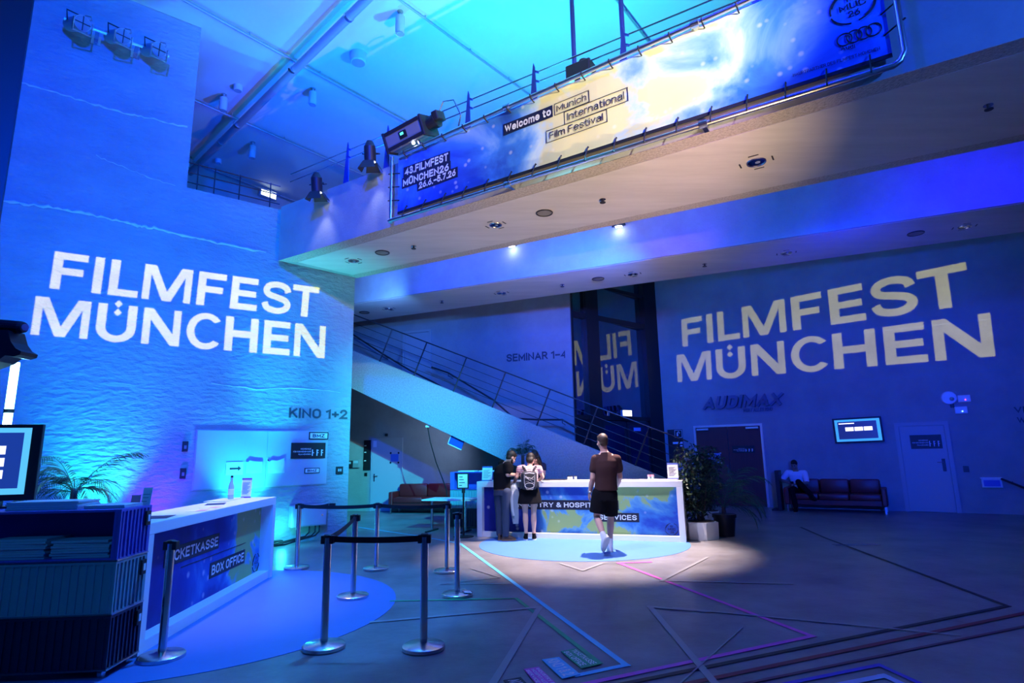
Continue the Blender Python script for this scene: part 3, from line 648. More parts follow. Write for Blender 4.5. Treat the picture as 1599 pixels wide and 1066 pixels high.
projector('gobo_projector', 'black projector throwing white lettering onto the right wall', (2.4, 1.4, 2.9), WA,
    [('FILMFEST', [(1065.6, 541.5), (1518, 475.2), (1507.7, 408.8), (1063.7, 498.8)]), ('MUNCHEN', [(1058, 596.6), (1554.5, 556), (1546, 487.9), (1056.2, 554.2)])], RGB['gobo_right'])

# ================================================================== BANNER ON THE BRIDGE
ban = thing('festival_banner', 'long printed festival banner laced to the footbridge parapet', 'banner', FB.M)
OFF = -.10
def bxz(px, py, off=OFF): return FB.xz(px, py, off)
TL, BLc, BR = bxz(628.7, 245), bxz(614.3, 332.7), bxz(1393, 82.4)
# straight bottom and top edges in the plane of the parapet
zb0, zb1 = BLc[1], BR[1]; zt0 = TL[1]; zt1 = zt0 + (bxz(1100, 38)[1] - zt0) / (bxz(1100, 38)[0] - TL[0]) * (BR[0] - TL[0])
xb0 = (TL[0] + BLc[0]) / 2; xb1 = BR[0]
cxb = (xb0 + xb1) / 2
M_BAN = art('banner artwork', bxz(975, 170)[0], (bxz(1190, 120)[0] - bxz(770, 220)[0]) / 2, 1, .85, .03)
b = B(); n = 40; rows = []
for i in range(n + 1):
    t = i / n; x = xb0 + (xb1 - xb0) * t; za = zb0 + (zb1 - zb0) * t; zc_ = zt0 + (zt1 - zt0) * t
    rows.append([[bm_v for bm_v in (b.verts.new((x, OFF + .004 * math.sin(i * 1.7) + s, za)), b.verts.new((x, OFF + .004 * math.sin(i * 1.7) + s, zc_)))] for s in (0, .006)])
for a, c in zip(rows, rows[1:]):
    b.faces.new((a[0][0], c[0][0], c[0][1], a[0][1])); b.faces.new((a[1][0], a[1][1], c[1][1], c[1][0]))
    b.faces.new((a[0][0], a[1][0], c[1][0], c[0][0])); b.faces.new((a[0][1], c[0][1], c[1][1], a[1][1]))
ob('banner_cloth', b, M_BAN, ban)
b = B(); prism(b, [(xb0, zb0), (xb1, zb1), (xb1, zb1 - .045), (xb0, zb0 - .045)], OFF - .002, OFF + .01); ob('hem_bar', b, M_DARKM, ban)
def box_text(name, s, bl, br, tl, boxm, txtm, pad=(.05, .16), bold=.02, th=.004, outline=False):
    """a lettered strip given by the corners it shows: bottom left, bottom right, top left"""
    a, c, d = bxz(*bl), bxz(*br), bxz(*tl); x0, x1 = (a[0] + d[0]) / 2, c[0]; sl = (c[1] - a[1]) / (c[0] - a[0]); h = d[1] - a[1]
    if boxm:
        b = B()
        if outline:
            t = .008
            for q in ((x0, 0, x1, t), (x0, h - t, x1, h), (x0, 0, x0 + t, h), (x1 - t, 0, x1, h)):
                prism(b, [(q[0], a[1] + q[1] + sl * (q[0] - x0)), (q[2], a[1] + q[1] + sl * (q[2] - x0)), (q[2], a[1] + q[3] + sl * (q[2] - x0)), (q[0], a[1] + q[3] + sl * (q[0] - x0))], OFF - .005 - th, OFF - .005)
        else: prism(b, [(x0, a[1]), (x1, a[1] + sl * (x1 - x0)), (x1, a[1] + h + sl * (x1 - x0)), (x0, a[1] + h)], OFF - .005 - th, OFF - .004)
        ob('headline_strip', b, boxm, ban)
    px, pz = pad; w = x1 - x0
    letters(name, s, x0 + px * w, a[1] + pz * h + sl * px * w, w * (1 - 2 * px), h * (1 - 2 * pz), txtm, ban, OFF - .011 - th, bold, slope=sl)
P3 = lambda x, y: (400 + x / 3.476, 150 + y / 3.476)
P4 = lambda x, y: (700 + x / 3.9475, y / 3.9475)
P5 = lambda x, y: (1050 + x / 2.9126, y / 2.9126)
box_text('headline', '43.FILMFEST', P3(797, 445), P3(1053, 355), P3(806, 388), M_NAVY, M_WTXT, (.03, .12), .035)
box_text('headline', 'MÜNCHEN26', P3(790, 506), P3(1057, 412), P3(796, 447), M_NAVY, M_WTXT, (.03, .16), .035)
box_text('headline', '26.6.–5.7.26', P3(870, 520), P3(1095, 438), P3(880, 464), M_NAVY, M_WTXT, (.04, .16), .035)
box_text('headline', 'Welcome to', P4(340, 838), P4(646, 720), P4(344, 768), M_NAVY, M_WTXT, (.03, .17), .035)
box_text('headline', 'Munich', P4(652, 716), P4(872, 628), P4(658, 642), M_INK, M_INK, (.075, .22), -.012, outline=True)
box_text('headline', 'International', P4(715, 772), P4(1112, 622), P4(718, 690), M_INK, M_INK, (.055, .22), -.012, outline=True)
box_text('headline', 'Film Festival', P4(603, 886), P4(983, 752), P4(608, 808), M_INK, M_INK, (.06, .22), -.012, outline=True)
box_text('small_print', 'HAUPTPARTNER DES FILMFEST MÜNCHEN', P5(550, 352), P5(945, 230), P5(548, 338), None, M_INK, (0, 0), 0)
box_text('small_print', 'Audi', P5(765, 234), P5(832, 222), P5(765, 215), None, M_INK, (0, 0), .01)
b = B()
for k in range(4):
    px, py = P5(783 + k * 44, 183 - k * 15.5); x, z = bxz(px, py); r = .072
    v = [(x + r * math.cos(2 * PI * i / 32), OFF - .012, z + r * math.sin(2 * PI * i / 32)) for i in range(33)]; tube(b, v, .007, 6, False)
ob('rings_emblem', b, M_INK, ban)
def muc_logo(parent, cx_, cz_, r, y, m):
    b = B()
    for a0, a1, rr in ((100, 190, 1.0), (200, 262, 1.04), (-80, 5, 1.0), (12, 70, 1.05), (120, 165, .92), (300, 350, .93)):
        tube(b, [(cx_ + r * rr * math.cos(math.radians(a0 + (a1 - a0) * i / 10)), y, cz_ + r * rr * .92 * math.sin(math.radians(a0 + (a1 - a0) * i / 10))) for i in range(11)], r * .035, 6)
    ob('round_emblem', b, m, parent)
    letters('emblem_print', 'FF', cx_ - r * .22, cz_ + r * .28, r * .44, r * .32, m, parent, y - .002, .01)
    letters('emblem_print', 'MUC', cx_ - r * .6, cz_ - r * .16, r * 1.2, r * .36, m, parent, y - .002, .01)
    letters('emblem_print', '26', cx_ - r * .28, cz_ - r * .62, r * .56, r * .36, m, parent, y - .002, .01)
lx, lz = bxz(*P5(820, 35)); muc_logo(ban, lx, lz + .02, .22, OFF - .012, M_INK)
# pipe frame around the banner
fr_ = thing('banner_frame', 'aluminium scaffold pipe frame holding the festival banner', 'frame', FB.M)
PO = -.17
pb0, pb1 = bxz(607, 345, PO), bxz(1410, 98, PO); ptl = bxz(624, 242, PO)
ptr = bxz(1100, 31, PO); ptx = pb1[0] + .03; ptz = ptl[1] + (ptr[1] - ptl[1]) / (ptr[0] - ptl[0]) * (ptx - ptl[0])
R = .033
b = B(); tube(b, [(pb0[0], PO, pb0[1]), (pb1[0] - .08, PO, pb1[1]), (pb1[0] - .02, PO, pb1[1] + .03), (ptx, PO, pb1[1] + .12), (ptx, PO, ptz - .1), (ptx - .05, PO, ptz), (ptl[0], PO, ptl[1])], R, 12); ob('pipe', b, M_ALU, fr_, smooth=True)
b = B(); tube(b, [(pb0[0] + .02, PO + .03, pb0[1] - .03), (pb0[0] + .02, PO + .03, ptl[1] + .03)], R, 12); ob('end_pipe', b, M_ALU, fr_, smooth=True)
for t in (.33, .5, .72):
    x = pb0[0] + (pb1[0] - pb0[0]) * t; z = pb0[1] + (pb1[1] - pb0[1]) * t
    if t == .5: continue
    b = B(); cyl(b, (x - .05, PO, z), (x + .05, PO, z), .048, seg=14); b2(b, (x - .03, PO, z - .03), (x + .03, -.002, z + .05), .008); ob('clamp', b, M_STEEL, fr_)
    z2 = ptl[1] + (ptz - ptl[1]) * t; b = B(); cyl(b, (x - .05, PO, z2), (x + .05, PO, z2), .048, seg=14); b2(b, (x - .03, PO, z2 - .05), (x + .03, -.02, z2 + .02), .008); ob('clamp', b, M_STEEL, fr_)
for i in range(17):
    t = (i + .5) / 17; x = xb0 + (xb1 - xb0) * t
    zl = pb0[1] + (pb1[1] - pb0[1]) * (x - pb0[0]) / (pb1[0] - pb0[0]); za = zb0 + (zb1 - zb0) * t
    b = B(); tube(b, [(x, PO - .04, zl - .02), (x, PO - .036, zl + .03), (x + .01, OFF - .015, za + .05), (x + .012, OFF + .015, za + .04)], .009, 6); ob('bungee_tie', b, M_BLACK, ban)
    zl = ptl[1] + (ptz - ptl[1]) * (x - ptl[0]) / (ptx - ptl[0]); za = zt0 + (zt1 - zt0) * t
    b = B(); tube(b, [(x, PO - .04, zl + .02), (x, PO - .036, zl - .03), (x + .01, OFF - .015, za - .06), (x + .012, OFF + .015, za - .05)], .009, 6); ob('bungee_tie', b, M_BLACK, ban)
for k in (.2, .45, .7):
    b = B(); z = zb0 + (zt0 - zb0) * k; tube(b, [(xb0 + .05, OFF - .012, z), (pb0[0] - .03, PO + .0, z + .02)], .009, 6); ob('bungee_tie', b, M_BLACK, ban)
    z = zb1 + (zt1 - zb1) * k * .8 + .05; b = B(); tube(b, [(xb1 - .05, OFF - .012, z - .04), (ptx + .05, PO - .03, z + .03)], .009, 6); ob('bungee_tie', b, M_BLACK, ban)

# ================================================================== RAILINGS, MASTS AND LAMPS ON THE BRIDGE
br_ = thing('bridge_railing', 'thin steel railing with pointed blue fins on the footbridge parapet', 'railing', FB.M)
M_FIN = mat('blue painted steel', (.03, .05, .35), .45, .2)
fin = []
for px, py in ((835, 150), (732, 190), (605, 262), (541, 300), (975, 92)):
    fin.append(FB.xz(px, py, .1)[0])
xs = sorted(fin) + [max(fin) + 1.75 * k for k in range(1, 5)]
for x in xs:
    b = B(); prism(b, [(x - .1, ZP), (x + .05, ZP), (x + .02, ZP + .82), (x - .005, ZP + .9), (x - .02, ZP + .82)], .09, .105); prism(b, [(x, ZP + .78), (x + .09, ZP + .72), (x + .08, ZP + .69), (x, ZP + .74)], .09, .105); prism(b, [(x, ZP + .62), (x + .09, ZP + .56), (x + .08, ZP + .53), (x, ZP + .58)], .09, .105)
    ob('railing_fin', b, M_FIN, br_)
b = B(); tube(b, [(.1, .12, ZP + .74), (max(xs) + 1, .12, ZP + .74)], .012, 8); ob('top_rail', b, M_STEEL, br_)
b = B(); tube(b, [(.1, .12, ZP + .57), (max(xs) + 1, .12, ZP + .57)], .012, 8); ob('mid_rail', b, M_STEEL, br_)
for px0, py0, lab in ((897, 100, 'slim blue mast standing behind the middle of the banner'), (974, 80, 'slim blue mast standing behind the banner, nearer its right end')):
    x = FB.xz(px0, py0, .35)[0]
    b = B(); cyl(b, (0, 0, ZS + .3), (0, 0, ZC), .036, seg=14); tag(ob('mast', b, M_FIN, None, FB.at(x, .35, 0), True), lab, 'mast')
# railing in the gallery opening
gx0, gx1 = WL.xz(287, 291)[0], WL.xz(437, 325)[0]
gr = thing('gallery_railing', 'thin railing along the sill of the gallery opening', 'railing', WL.M)
for x in (gx0 + .25, gx0 + .55, gx1 - .75, gx1 - .15):
    b = B(); tube(b, [(x, .2, ZP), (x, .2, ZP + .62)], .012, 6); ob('railing_post', b, M_DARKM, gr)
for dz in (.2, .4, .6):
    b = B(); tube(b, [(gx0 + .02, .2, ZP + dz), (gx1 + .05, .2, ZP + dz)], .011, 6); ob('rail', b, M_DARKM, gr)
# exit lamp at the back of the gallery
x, z = WG.xz(418, 303, -.12)
b = B(); b2(b, (-.28, -.06, -.13), (.28, .06, .13), .01); e = tag(ob('exit_sign', b, M_GREYDOOR, None, WG.at(x, -.12, z)), 'lit exit sign glowing at the back of the upper gallery', 'sign')
b = B(); b2(b, (-.25, -.066, -.11), (.25, -.06, .11)); ob('lit_panel', b, mat('exit glow', (.9, 1, .6), .5, emit=(.85, 1, .55), es=3.2), e)

def par_lamp(label, px, py, off, tgt):
    """theatre lamp with barn doors clamped to the parapet"""
    p = FB.hit(px, py, off); t = thing('stage_lamp', label, 'stage lamp', Matrix.Translation(p) @ (Vector(tgt) - p).to_track_quat('-Z', 'Y').to_matrix().to_4x4(), 'lamps on the bridge parapet')
    b = B(); cyl(b, (0, 0, -.06), (0, 0, .2), .10, .10, 20); cyl(b, (0, 0, .2), (0, 0, .3), .10, .05, 20); ob('lamp_body', b, M_DARKM, t, smooth=True)
    b = B(); cyl(b, (0, 0, -.068), (0, 0, -.061), .088, seg=20); ob('lens', b, M_GLOW, t)
    for a in range(4):
        m = Matrix.Rotation(a * PI / 2, 4, 'Z') @ Matrix.Translation((0, .1, -.06)) @ Matrix.Rotation(math.radians(32), 4, 'X')
        b = B(); prism(b, [(-.09, 0), (.09, 0), (.13, -.17), (-.13, -.17)], -.003, .003); bmesh.ops.transform(b, matrix=m, verts=b.verts); ob('barn_door', b, M_DARKM, t)
    b = B(); tube(b, [(-.13, 0, .08), (-.13, .16, .12), (.13, .16, .12), (.13, 0, .08)], .012, 6); ob('yoke', b, M_DARKM, t)
    b = B(); tube(b, [(0, .16, .12), (.03, .26, .16)], .025, 8); ob('hook_clamp', b, M_DARKM, t)
    d = (Vector(tgt) - p).normalized(); flood('lamp_light', p + d * .1, tgt, RGB['par'], 60, .8, .05)
p = FB.hit(578, 340); par_lamp('barn door lamp on the parapet nearest the banner end', 578, 247, -.3, FB.M @ Vector((FB.xz(588, 330)[0], -.1, ZS + .1)))
par_lamp('barn door lamp on the parapet nearest the gallery opening', 495, 295, -.3, FB.M @ Vector((FB.xz(505, 380)[0], -.1, ZS + .1)))
# large flood projector on the parapet
x, z = FB.xz(641, 211, -.12)
fp = thing('flood_projector', 'large grey boxed floodlight clamped above the left end of the banner', 'floodlight', FB.M @ Matrix.Translation((x, -.12, z)) @ Matrix.Rotation(math.radians(-6), 4, 'Y') @ Matrix.Rotation(math.radians(20), 4, 'X'))
b = B(); b2(b, (-.42, -.18, -.16), (.36, .22, .16), .03); ob('housing', b, mat('pale grey housing', (.2, .22, .25), .5), fp)
b = B()
for q in (-.45, .37): b2(b, (q, -.2, -.18), (q + .05, .24, .18), .015)
b2(b, (-.4, -.195, .1), (.36, -.18, .16)); b2(b, (-.4, -.195, -.16), (.36, -.18, -.1)); ob('end_frame', b, M_DARKM, fp)
b = B(); b2(b, (-.1, -.19, -.06), (.06, -.181, .06)); ob('control_panel', b, M_BLACK, fp)
b = B(); b2(b, (-.07, -.194, 0), (.0, -.19, .04)); ob('status_display', b, mat('green display', (.1, .8, .5), .4, emit=(.1, .9, .5), es=1.5), fp)
b = B(); cyl(b, (.42, 0, 0), (.6, 0, .02), .1, .13, 18); b2(b, (.58, -.12, -.02), (.7, .12, .14), .02); ob('lens_barrel', b, M_DARKM, fp)
b = B(); tube(b, [(.2, -.1, -.18), (.22, -.1, -.3)], .03, 8); ob('clamp', b, M_STEEL, fp)
b = B(); ball(b, (.12, -.16, -.2), .028); ob('pilot_lamp', b, M_GLOW, fp)
b = B(); tube(b, [(.6, .05, .1), (.75, .1, .28), (.95, .1, .22), (1.0, .1, -.05), (.9, .1, -.2)], .012, 6); ob('cable', b, M_STEEL, fp)
x, z = FB.xz(907, 112, .22)
b = B(); b2(b, (-.2, -.12, -.12), (.2, .12, .1), .02); q = tag(ob('stage_lamp', b, M_DARKM, None, FB.at(x, .22, z)), 'small dark lamp behind the banner top at the foot of a mast', 'stage lamp', 'lamps on the bridge parapet')
b = B(); cyl(b, (.05, 0, .1), (.05, 0, .16), .07, seg=14); ob('lens_hood', b, M_DARKM, q)

# lamps on the second beam
for px, py, lab in ((799, 383, 'small wedge wall lamp on the second beam, nearer the left'), (966, 352, 'small wedge wall lamp on the second beam, nearer the middle')):
    x, z = BM.xz(px, py, -.1); f = thing('wall_lamp', lab, 'wall lamp', BM.at(x, 0, z), 'wedge lamps on the second beam')
    b = B(); loft(b, [((0, -.1, -.02), .15, .1), ((0, -.07, .18), .11, .07)], 4); ob('lamp_shade', b, M_DARKM, f)
    b = B(); b2(b, (-.07, -.14, -.03), (.07, -.06, -.02)); ob('lens', b, M_GLOW, f)
    b = B(); b2(b, (-.04, -.05, .0), (.04, -.001, .1)); ob('bracket', b, M_DARKM, f)
    bulb('wall_lamp_light', BM.M @ Vector((x, -.14, z - .09)), [c / max(RGB['wall_lamp']) for c in RGB['wall_lamp']], max(RGB['wall_lamp']), .03)

# ================================================================== CEILING
def cp(px, py, dz=0): return at(px, py, ZC - dz)
for a, c, r, dz, lab in (((624, 0), (832, 152), .022, .08, 'thin ceiling pipe running toward the middle of the banner'), ((287, 0), (646, 198), .03, .1, 'bright ceiling pipe ending at the boxed floodlight'),
                         ((302, 156), (560, 270), .03, .1, 'ceiling pipe crossing the gallery opening at mid height'), ((312, 257), (455, 312), .03, .1, 'lowest ceiling pipe just above the exit sign'),
                         ((955, -10), (1022, 78), .02, .08, 'thin ceiling pipe ending behind the second mast')):
    p, q = cp(*a, dz), cp(*c, dz); d = (q - p).normalized(); p = p - d * 1.5
    b = B(); tube(b, [p, q + d * 2], r, 10)
    t = tag(ob('ceiling_pipe', b, M_PIPE, None, None, True), lab, 'pipe', 'pipes under the ceiling')
    b = B()
    for k in range(4):
        s = p + (q - p) * (k + .7) / 4.4; tube(b, [s, Vector((s.x, s.y, ZC))], .012, 6)
    ob('hanger', b, M_PIPE, t)
p, q = cp(600, -28, .35), cp(284, 282, .35); d = (q - p).normalized()
b = B(); tube(b, [p - d * 2, q + d * 2], .085, 16)
t = tag(ob('ceiling_pipe', b, M_PIPE, None, None, True), 'thick ceiling duct running diagonally down to the gallery opening', 'pipe', 'pipes under the ceiling')
for px, py in ((545, 26), (457, 107), (371, 194), (346, 222)):
    s = cp(px, py, .35); b = B(); cyl(b, s - d * .03, s + d * .03, .1, seg=16); ob('pipe_collar', b, M_STEEL, t)
def drop(px, py0, py1):
    top = cp(px, py0); lo, hi = 0.1, 1.5
    for _ in range(30):
        m = (lo + hi) / 2; v = top - Vector((0, 0, m)) - CAMPOS; y = 533 - FPX * v.dot(CU) / v.dot(CF)
        if y < py1: lo = m
        else: hi = m
    return top, m
for px, y0, y1, lab in ((625, 18, 53, 'in the bright cyan area, the largest in view'), (489, 138, 164, 'below the thick duct in the middle of the ceiling'), (350, 147, 173, 'left of the thick duct'), (395, 222, 247, 'just above the lowest ceiling pipe'), (296, 245, 262, 'at the very edge of the gallery opening'), (327, 285, 300, 'lowest, beside the gallery railing')):
    top, L = drop(px, y0, y1); t = thing('ceiling_spotlight', 'cylindrical ceiling spotlight ' + lab, 'ceiling light', Matrix.Translation(top), 'cylinder spotlights under the ceiling')
    b = B(); cyl(b, (0, 0, -L * .25), (0, 0, 0), .025, seg=10); cyl(b, (0, 0, -.012), (0, 0, 0), .06, seg=14); ob('stem', b, M_PIPE, t)
    b = B(); lathe(b, [(.07, -L + .02), (.088, -L), (.088, -L * .25), (.05, -L * .22)], 20); ob('lamp_can', b, mat('grey lamp can', (.45, .47, .5), .45), t, smooth=True)
    b = B(); cyl(b, (0, 0, -L - .004), (0, 0, -L + .012), .066, seg=18); ob('lens', b, M_LENS, t)
for px, py, r, lab in ((560, 84, .17, 'beside the thick duct in the cyan area'), (372, 134, .1, 'left of the thick duct near the wall edge'), (341, 249, .09, 'small one near the lowest ceiling pipe')):
    top = cp(px, py); t = thing('round_downlight', 'short round ceiling drum lamp ' + lab, 'ceiling light', Matrix.Translation(top), 'drum lamps under the ceiling')
    b = B(); lathe(b, [(r * .9, -r * 1.3), (r, -r * 1.2), (r, 0)], 24); ob('drum', b, mat('grey lamp can', (.45, .47, .5), .45), t, smooth=True)
    b = B(); cyl(b, (0, 0, -r * 1.3 - .004), (0, 0, -r * 1.3 + .01), r * .8, seg=24); ob('lens', b, M_LENS, t)
# recessed fittings in the two soffits
def soffit(kind, px, py, r, where, group):
    p = at(px, py, ZS - .009); rz = math.radians(90 - (azF if 'footbridge' in where else azE))
    M = Matrix.Translation(p) @ Matrix.Rotation(rz, 4, 'Z')
    if kind == 'down':
        t = thing('recessed_downlight', 'round recessed downlight ' + where, 'ceiling light', M, group)
        b = B(); v = [(r * math.cos(2 * PI * i / 24), r * math.sin(2 * PI * i / 24), -.004) for i in range(25)]; tube(b, v, .012, 6, False); ob('trim_ring', b, M_STEEL, t)
        b = B(); cyl(b, (0, 0, -.004), (0, 0, 0), r, seg=24); ob('reflector', b, mat('dark mirror reflector', (.08, .1, .14), .1, 1), t)
        b = B(); cyl(b, (r * .15, 0, -.012), (r * .15, 0, -.004), r * .28, seg=12); ob('lamp', b, M_LENS, t)
        for a in range(4):
            m = Matrix.Rotation(a * PI / 2, 4, 'Z'); c = m @ Vector((r * 1.75, 0, 0)); s = (.02, r * 1.1, .004) if a % 2 == 0 else (r * 1.1, .02, .004); b = B(); bx(b, (c.x, c.y, -.002), s); ob('slot_mark', b, M_DARKM, t)
    elif kind == 'disc':
        t = thing('speaker_disc', 'round flush ceiling loudspeaker ' + where, 'loudspeaker', M, group)
        b = B(); cyl(b, (0, 0, -.006), (0, 0, 0), r * .94, seg=28); ob('grille', b, mat('grille', (.2, .19, .17), .7), t)
        b = B(); v = [(r * math.cos(2 * PI * i / 28), r * math.sin(2 * PI * i / 28), -.006) for i in range(29)]; tube(b, v, .012, 6, False); ob('trim_ring', b, M_DARKM, t)
    else:
        t = thing('sprinkler', 'small sprinkler head ' + where, 'sprinkler', M, group)
        b = B(); cyl(b, (0, 0, -.05), (0, 0, 0), .018, seg=10); cyl(b, (0, 0, -.06), (0, 0, -.05), .045, seg=12); ob('head', b, M_DARKM, t)
        b = B(); cyl(b, (0, 0, -.006), (0, 0, 0), .05, seg=14); ob('rosette', b, M_STEEL, t)
W1 = 'in the footbridge soffit '
for k, px, py, r, w in (('down', 552, 407, .1, 'nearest the left wall'), ('disc', 597, 394, .13, 'near the left wall'), ('spr', 646, 384, 0, 'below the left end of the banner'), ('down', 774, 351, .1, 'below the word Welcome'), ('disc', 850, 332, .13, 'at its middle'), ('spr', 941, 311, 0, 'on its warmly lit middle'), ('down', 1181, 253, .12, 'large, toward the right half'), ('spr', 1543, 164, 0, 'at the far right')):
    soffit(k, px, py, r, W1 + w, 'fittings in the footbridge soffit')
W2 = 'under the second beam '
for k, px, py, r, w in (('disc', 569, 487.5, .13, 'beside the left wall end'), ('down', 607, 482, .1, 'near the left wall end'), ('spr', 690, 469.5, 0, 'left of the wall lettering SEMINAR'), ('down', 783, 457.5, .1, 'above the stair'), ('spr', 878, 444, 0, 'above the end of the back wall'), ('disc', 934, 435, .13, 'above the glass front'), ('down', 988, 428, .1, 'above the right edge of the glass front'), ('spr', 1100, 412, 0, 'above the first projected letter on the right'), ('down', 1228, 395, .1, 'above the middle of the right wall'), ('disc', 1430, 364, .13, 'toward the right end'), ('down', 1506, 354, .1, 'nearest the right end')):
    soffit(k, px, py, r, W2 + w, 'fittings in the second beam soffit')
# ================================================================== SPOTLIGHT BAR ON THE LEFT WALL
BO = -.32
xa, za = WL.xz(100, 29, BO); xb, zb_ = WL.xz(264, 88, BO)
bar = thing('lamp_bar', 'steel pipe on the upper left wall carrying three theatre lamps', 'lamp bar', WL.M)
b = B(); tube(b, [(xa, BO, za), (xb, BO, zb_)], .026, 12); ob('pipe', b, M_ALU, bar, smooth=True)
for t in (.3, .68):
    x = xa + (xb - xa) * t; z = za + (zb_ - za) * t; b = B(); b2(b, (x - .03, BO, z - .03), (x + .03, -.004, z + .03)); b2(b, (x - .07, -.02, z - .09), (x + .07, -.003, z + .09)); ob('wall_bracket', b, M_STEEL, bar)
for px, py, lab in ((123, 37, 'upper'), (186, 57, 'middle'), (242, 78, 'lower')):
    x, z = WL.xz(px, py, BO - .12)
    t = thing('theatre_lamp', f'{lab} of the three round theatre lamps on the wall bar', 'stage lamp', WL.M @ Matrix.Translation((x, BO - .12, z)) @ Matrix.Rotation(math.radians(18), 4, 'X') @ Matrix.Rotation(math.radians(25), 4, 'Z'), 'theatre lamps on the wall bar')
    b = B(); cyl(b, (0, .28, 0), (0, -.12, 0), .11, .13, 22); cyl(b, (0, .36, 0), (0, .28, 0), .06, .11, 22); ob('lamp_body', b, M_PIPE, t, smooth=True)
    b = B(); cyl(b, (0, -.125, 0), (0, -.121, 0), .118, seg=22); ob('lens', b, M_LENS, t)
    b = B(); b2(b, (-.008, -.133, -.118), (.008, -.127, .118)); b2(b, (-.118, -.133, -.008), (.118, -.127, .008)); ob('lens_guard', b, M_DARKM, t)
    b = B()
    for q in ((-.15, -.17, .15, -.155), (-.15, -.17, -.138, .05), (.138, -.17, .15, .05)): b2(b, (q[0], -.15, q[1]), (q[2], -.12, q[3]))
    ob('filter_frame', b, M_ALU, t)
    b = B(); tube(b, [(.1, -.05, .1), (.17, -.03, .14), (.17, -.0, .2), (.1, .05, .19)], .01, 6); ob('safety_wire', b, M_STEEL, t)
    b = B(); tube(b, [(-.15, .05, 0), (-.15, .1, .17), (.15, .1, .17), (.15, .05, 0)], .012, 6); ob('yoke', b, M_DARKM, t)

# ================================================================== ON THE LEFT WALL
def wall_text(fr, s, bl, br, tl, m, name, label, cat='lettering', bold=.022, depth=.01, shear=0, y=-.004):
    a, c, d = fr.xz(*bl), fr.xz(*br), fr.xz(*tl)
    o = letters(name, s, 0, 0, c[0] - a[0], d[1] - a[1], m, None, 0, bold, depth, shear)
    o.matrix_world = fr.at(a[0], y, a[1]); return tag(o, label, cat)
wall_text(WL, 'KINO 1+2', (450.5, 652), (542, 655), (451, 636.5), mat('slate letters', (.05, .06, .08), .5), 'wall_lettering', 'dark KINO 1+2 lettering near the right end of the left wall')
x0, z0 = WL.xz(299, 766); x1, z1 = WL.xz(512, 672.5)
M_PANEL = mat('satin grey panel', (.45, .46, .48), .42)
pn = thing('wall_cabinet', 'wide flush metal wall cabinet with two doors behind the box office desk', 'cabinet', WL.at((x0 + x1) / 2, 0, z0)); w = (x1 - x0) / 2; h = z1 - z0
b = B(); b2(b, (-w, -.02, 0), (w, 0, h)); ob('cabinet_frame', b, M_PANEL, pn)
xm = WL.xz(415, 720)[0] - (x0 + x1) / 2
for a, c in ((-w + .015, xm - .004), (xm + .004, w - .015)): b = B(); b2(b, (a, -.032, .015), (c, -.02, h - .015), .003); ob('cabinet_door', b, M_PANEL, pn)
b = B(); cyl(b, (xm + .03, -.05, .5), (xm + .03, -.03, .5), .012, seg=10); ob('door_knob', b, M_DARKM, pn)
for px0, py0, px1, py1, lab, txt in ((352, 742, 380, 721, 'pale paper sign with a black arrow on the wall cabinet', 'arrow'), (383, 739, 410, 717, 'clear leaflet pocket left of the cabinet door gap', 'pocket'), (417, 739, 445, 716, 'clear leaflet pocket right of the cabinet door gap', 'pocket')):
    a = WL.rect(px0, py0, px1, py1, -.034); s = thing('arrow_sign' if txt == 'arrow' else 'leaflet_pocket', lab, 'sign' if txt == 'arrow' else 'leaflet holder', WL.at(a[0], -.036, a[1])); ww, hh = a[2] - a[0], a[3] - a[1]
    if txt == 'arrow':
        b = B(); b2(b, (0, -.006, 0), (ww, 0, hh)); ob('sheet', b, M_PAPER, s)
        b = B(); prism(b, [(.06, hh * .43), (ww * .7, hh * .43), (ww * .7, hh * .3), (ww - .03, hh * .5), (ww * .7, hh * .7), (ww * .7, hh * .57), (.06, hh * .57)], -.009, -.007); ob('arrow', b, M_INK, s)
    else:
        b = B(); b2(b, (0, -.02, 0), (ww, 0, hh * .85), .004); ob('pocket', b, mat('clear plastic', (.7, .74, .78), .15), s)
        b = B(); prism(b, [(.02, hh * .3), (ww - .02, hh * .12), (ww - .02, hh * (.8 if px0 < 400 else 1.05)), (ww * .5, hh * .86), (ww * .2, hh * .95), (.02, hh * .75)], -.027, -.021); ob('leaflet', b, mat('leaflet', (.6, .65, .75), .6), s)
def plate(fr, px0, py0, px1, py1, name, label, text=None, frame=True, off=-.034, col=None, tcol=None):
    a = fr.rect(px0, py0, px1, py1, off); ww, hh = a[2] - a[0], a[3] - a[1]
    s = thing(name, label, 'sign', fr.at(a[0], off - .002, a[1]))
    b = B(); b2(b, (0, -.012, 0), (ww, 0, hh)); ob('sign_frame', b, M_BLACK, s)
    if frame: t = min(ww, hh) * .14; b = B(); b2(b, (t, -.015, t), (ww - t, -.012, hh - t)); ob('sign_face', b, col or M_PAPER, s)
    if text: letters('lettering', text, ww * .18, hh * .27, ww * .64, hh * .46, tcol or M_INK, s, -.017, .03)
    return s, ww, hh
plate(WL, 482, 686, 512.5, 674.5, 'room_sign', 'larger framed BMZ sign at the top right of the wall cabinet', 'BMZ')
plate(WL, 475, 739, 499, 730, 'room_sign', 'smaller framed BMZ sign low on the wall cabinet', 'BMZ')
s, ww, hh = plate(WL, 453.5, 716, 508, 691, 'school_sign', 'black name plate with dotted white bars below the larger BMZ sign', None, False); hff_sign(s, 0, 0, ww, hh, -.013)
x, z = WL.xz(529.5, 734); t = thing('card_reader', 'square black card reader at the right end of the left wall', 'card reader', WL.at(x, 0, z))
b = B(); b2(b, (-.075, -.03, -.075), (.075, -.001, .075), .008); ob('reader_body', b, M_BLACK, t)
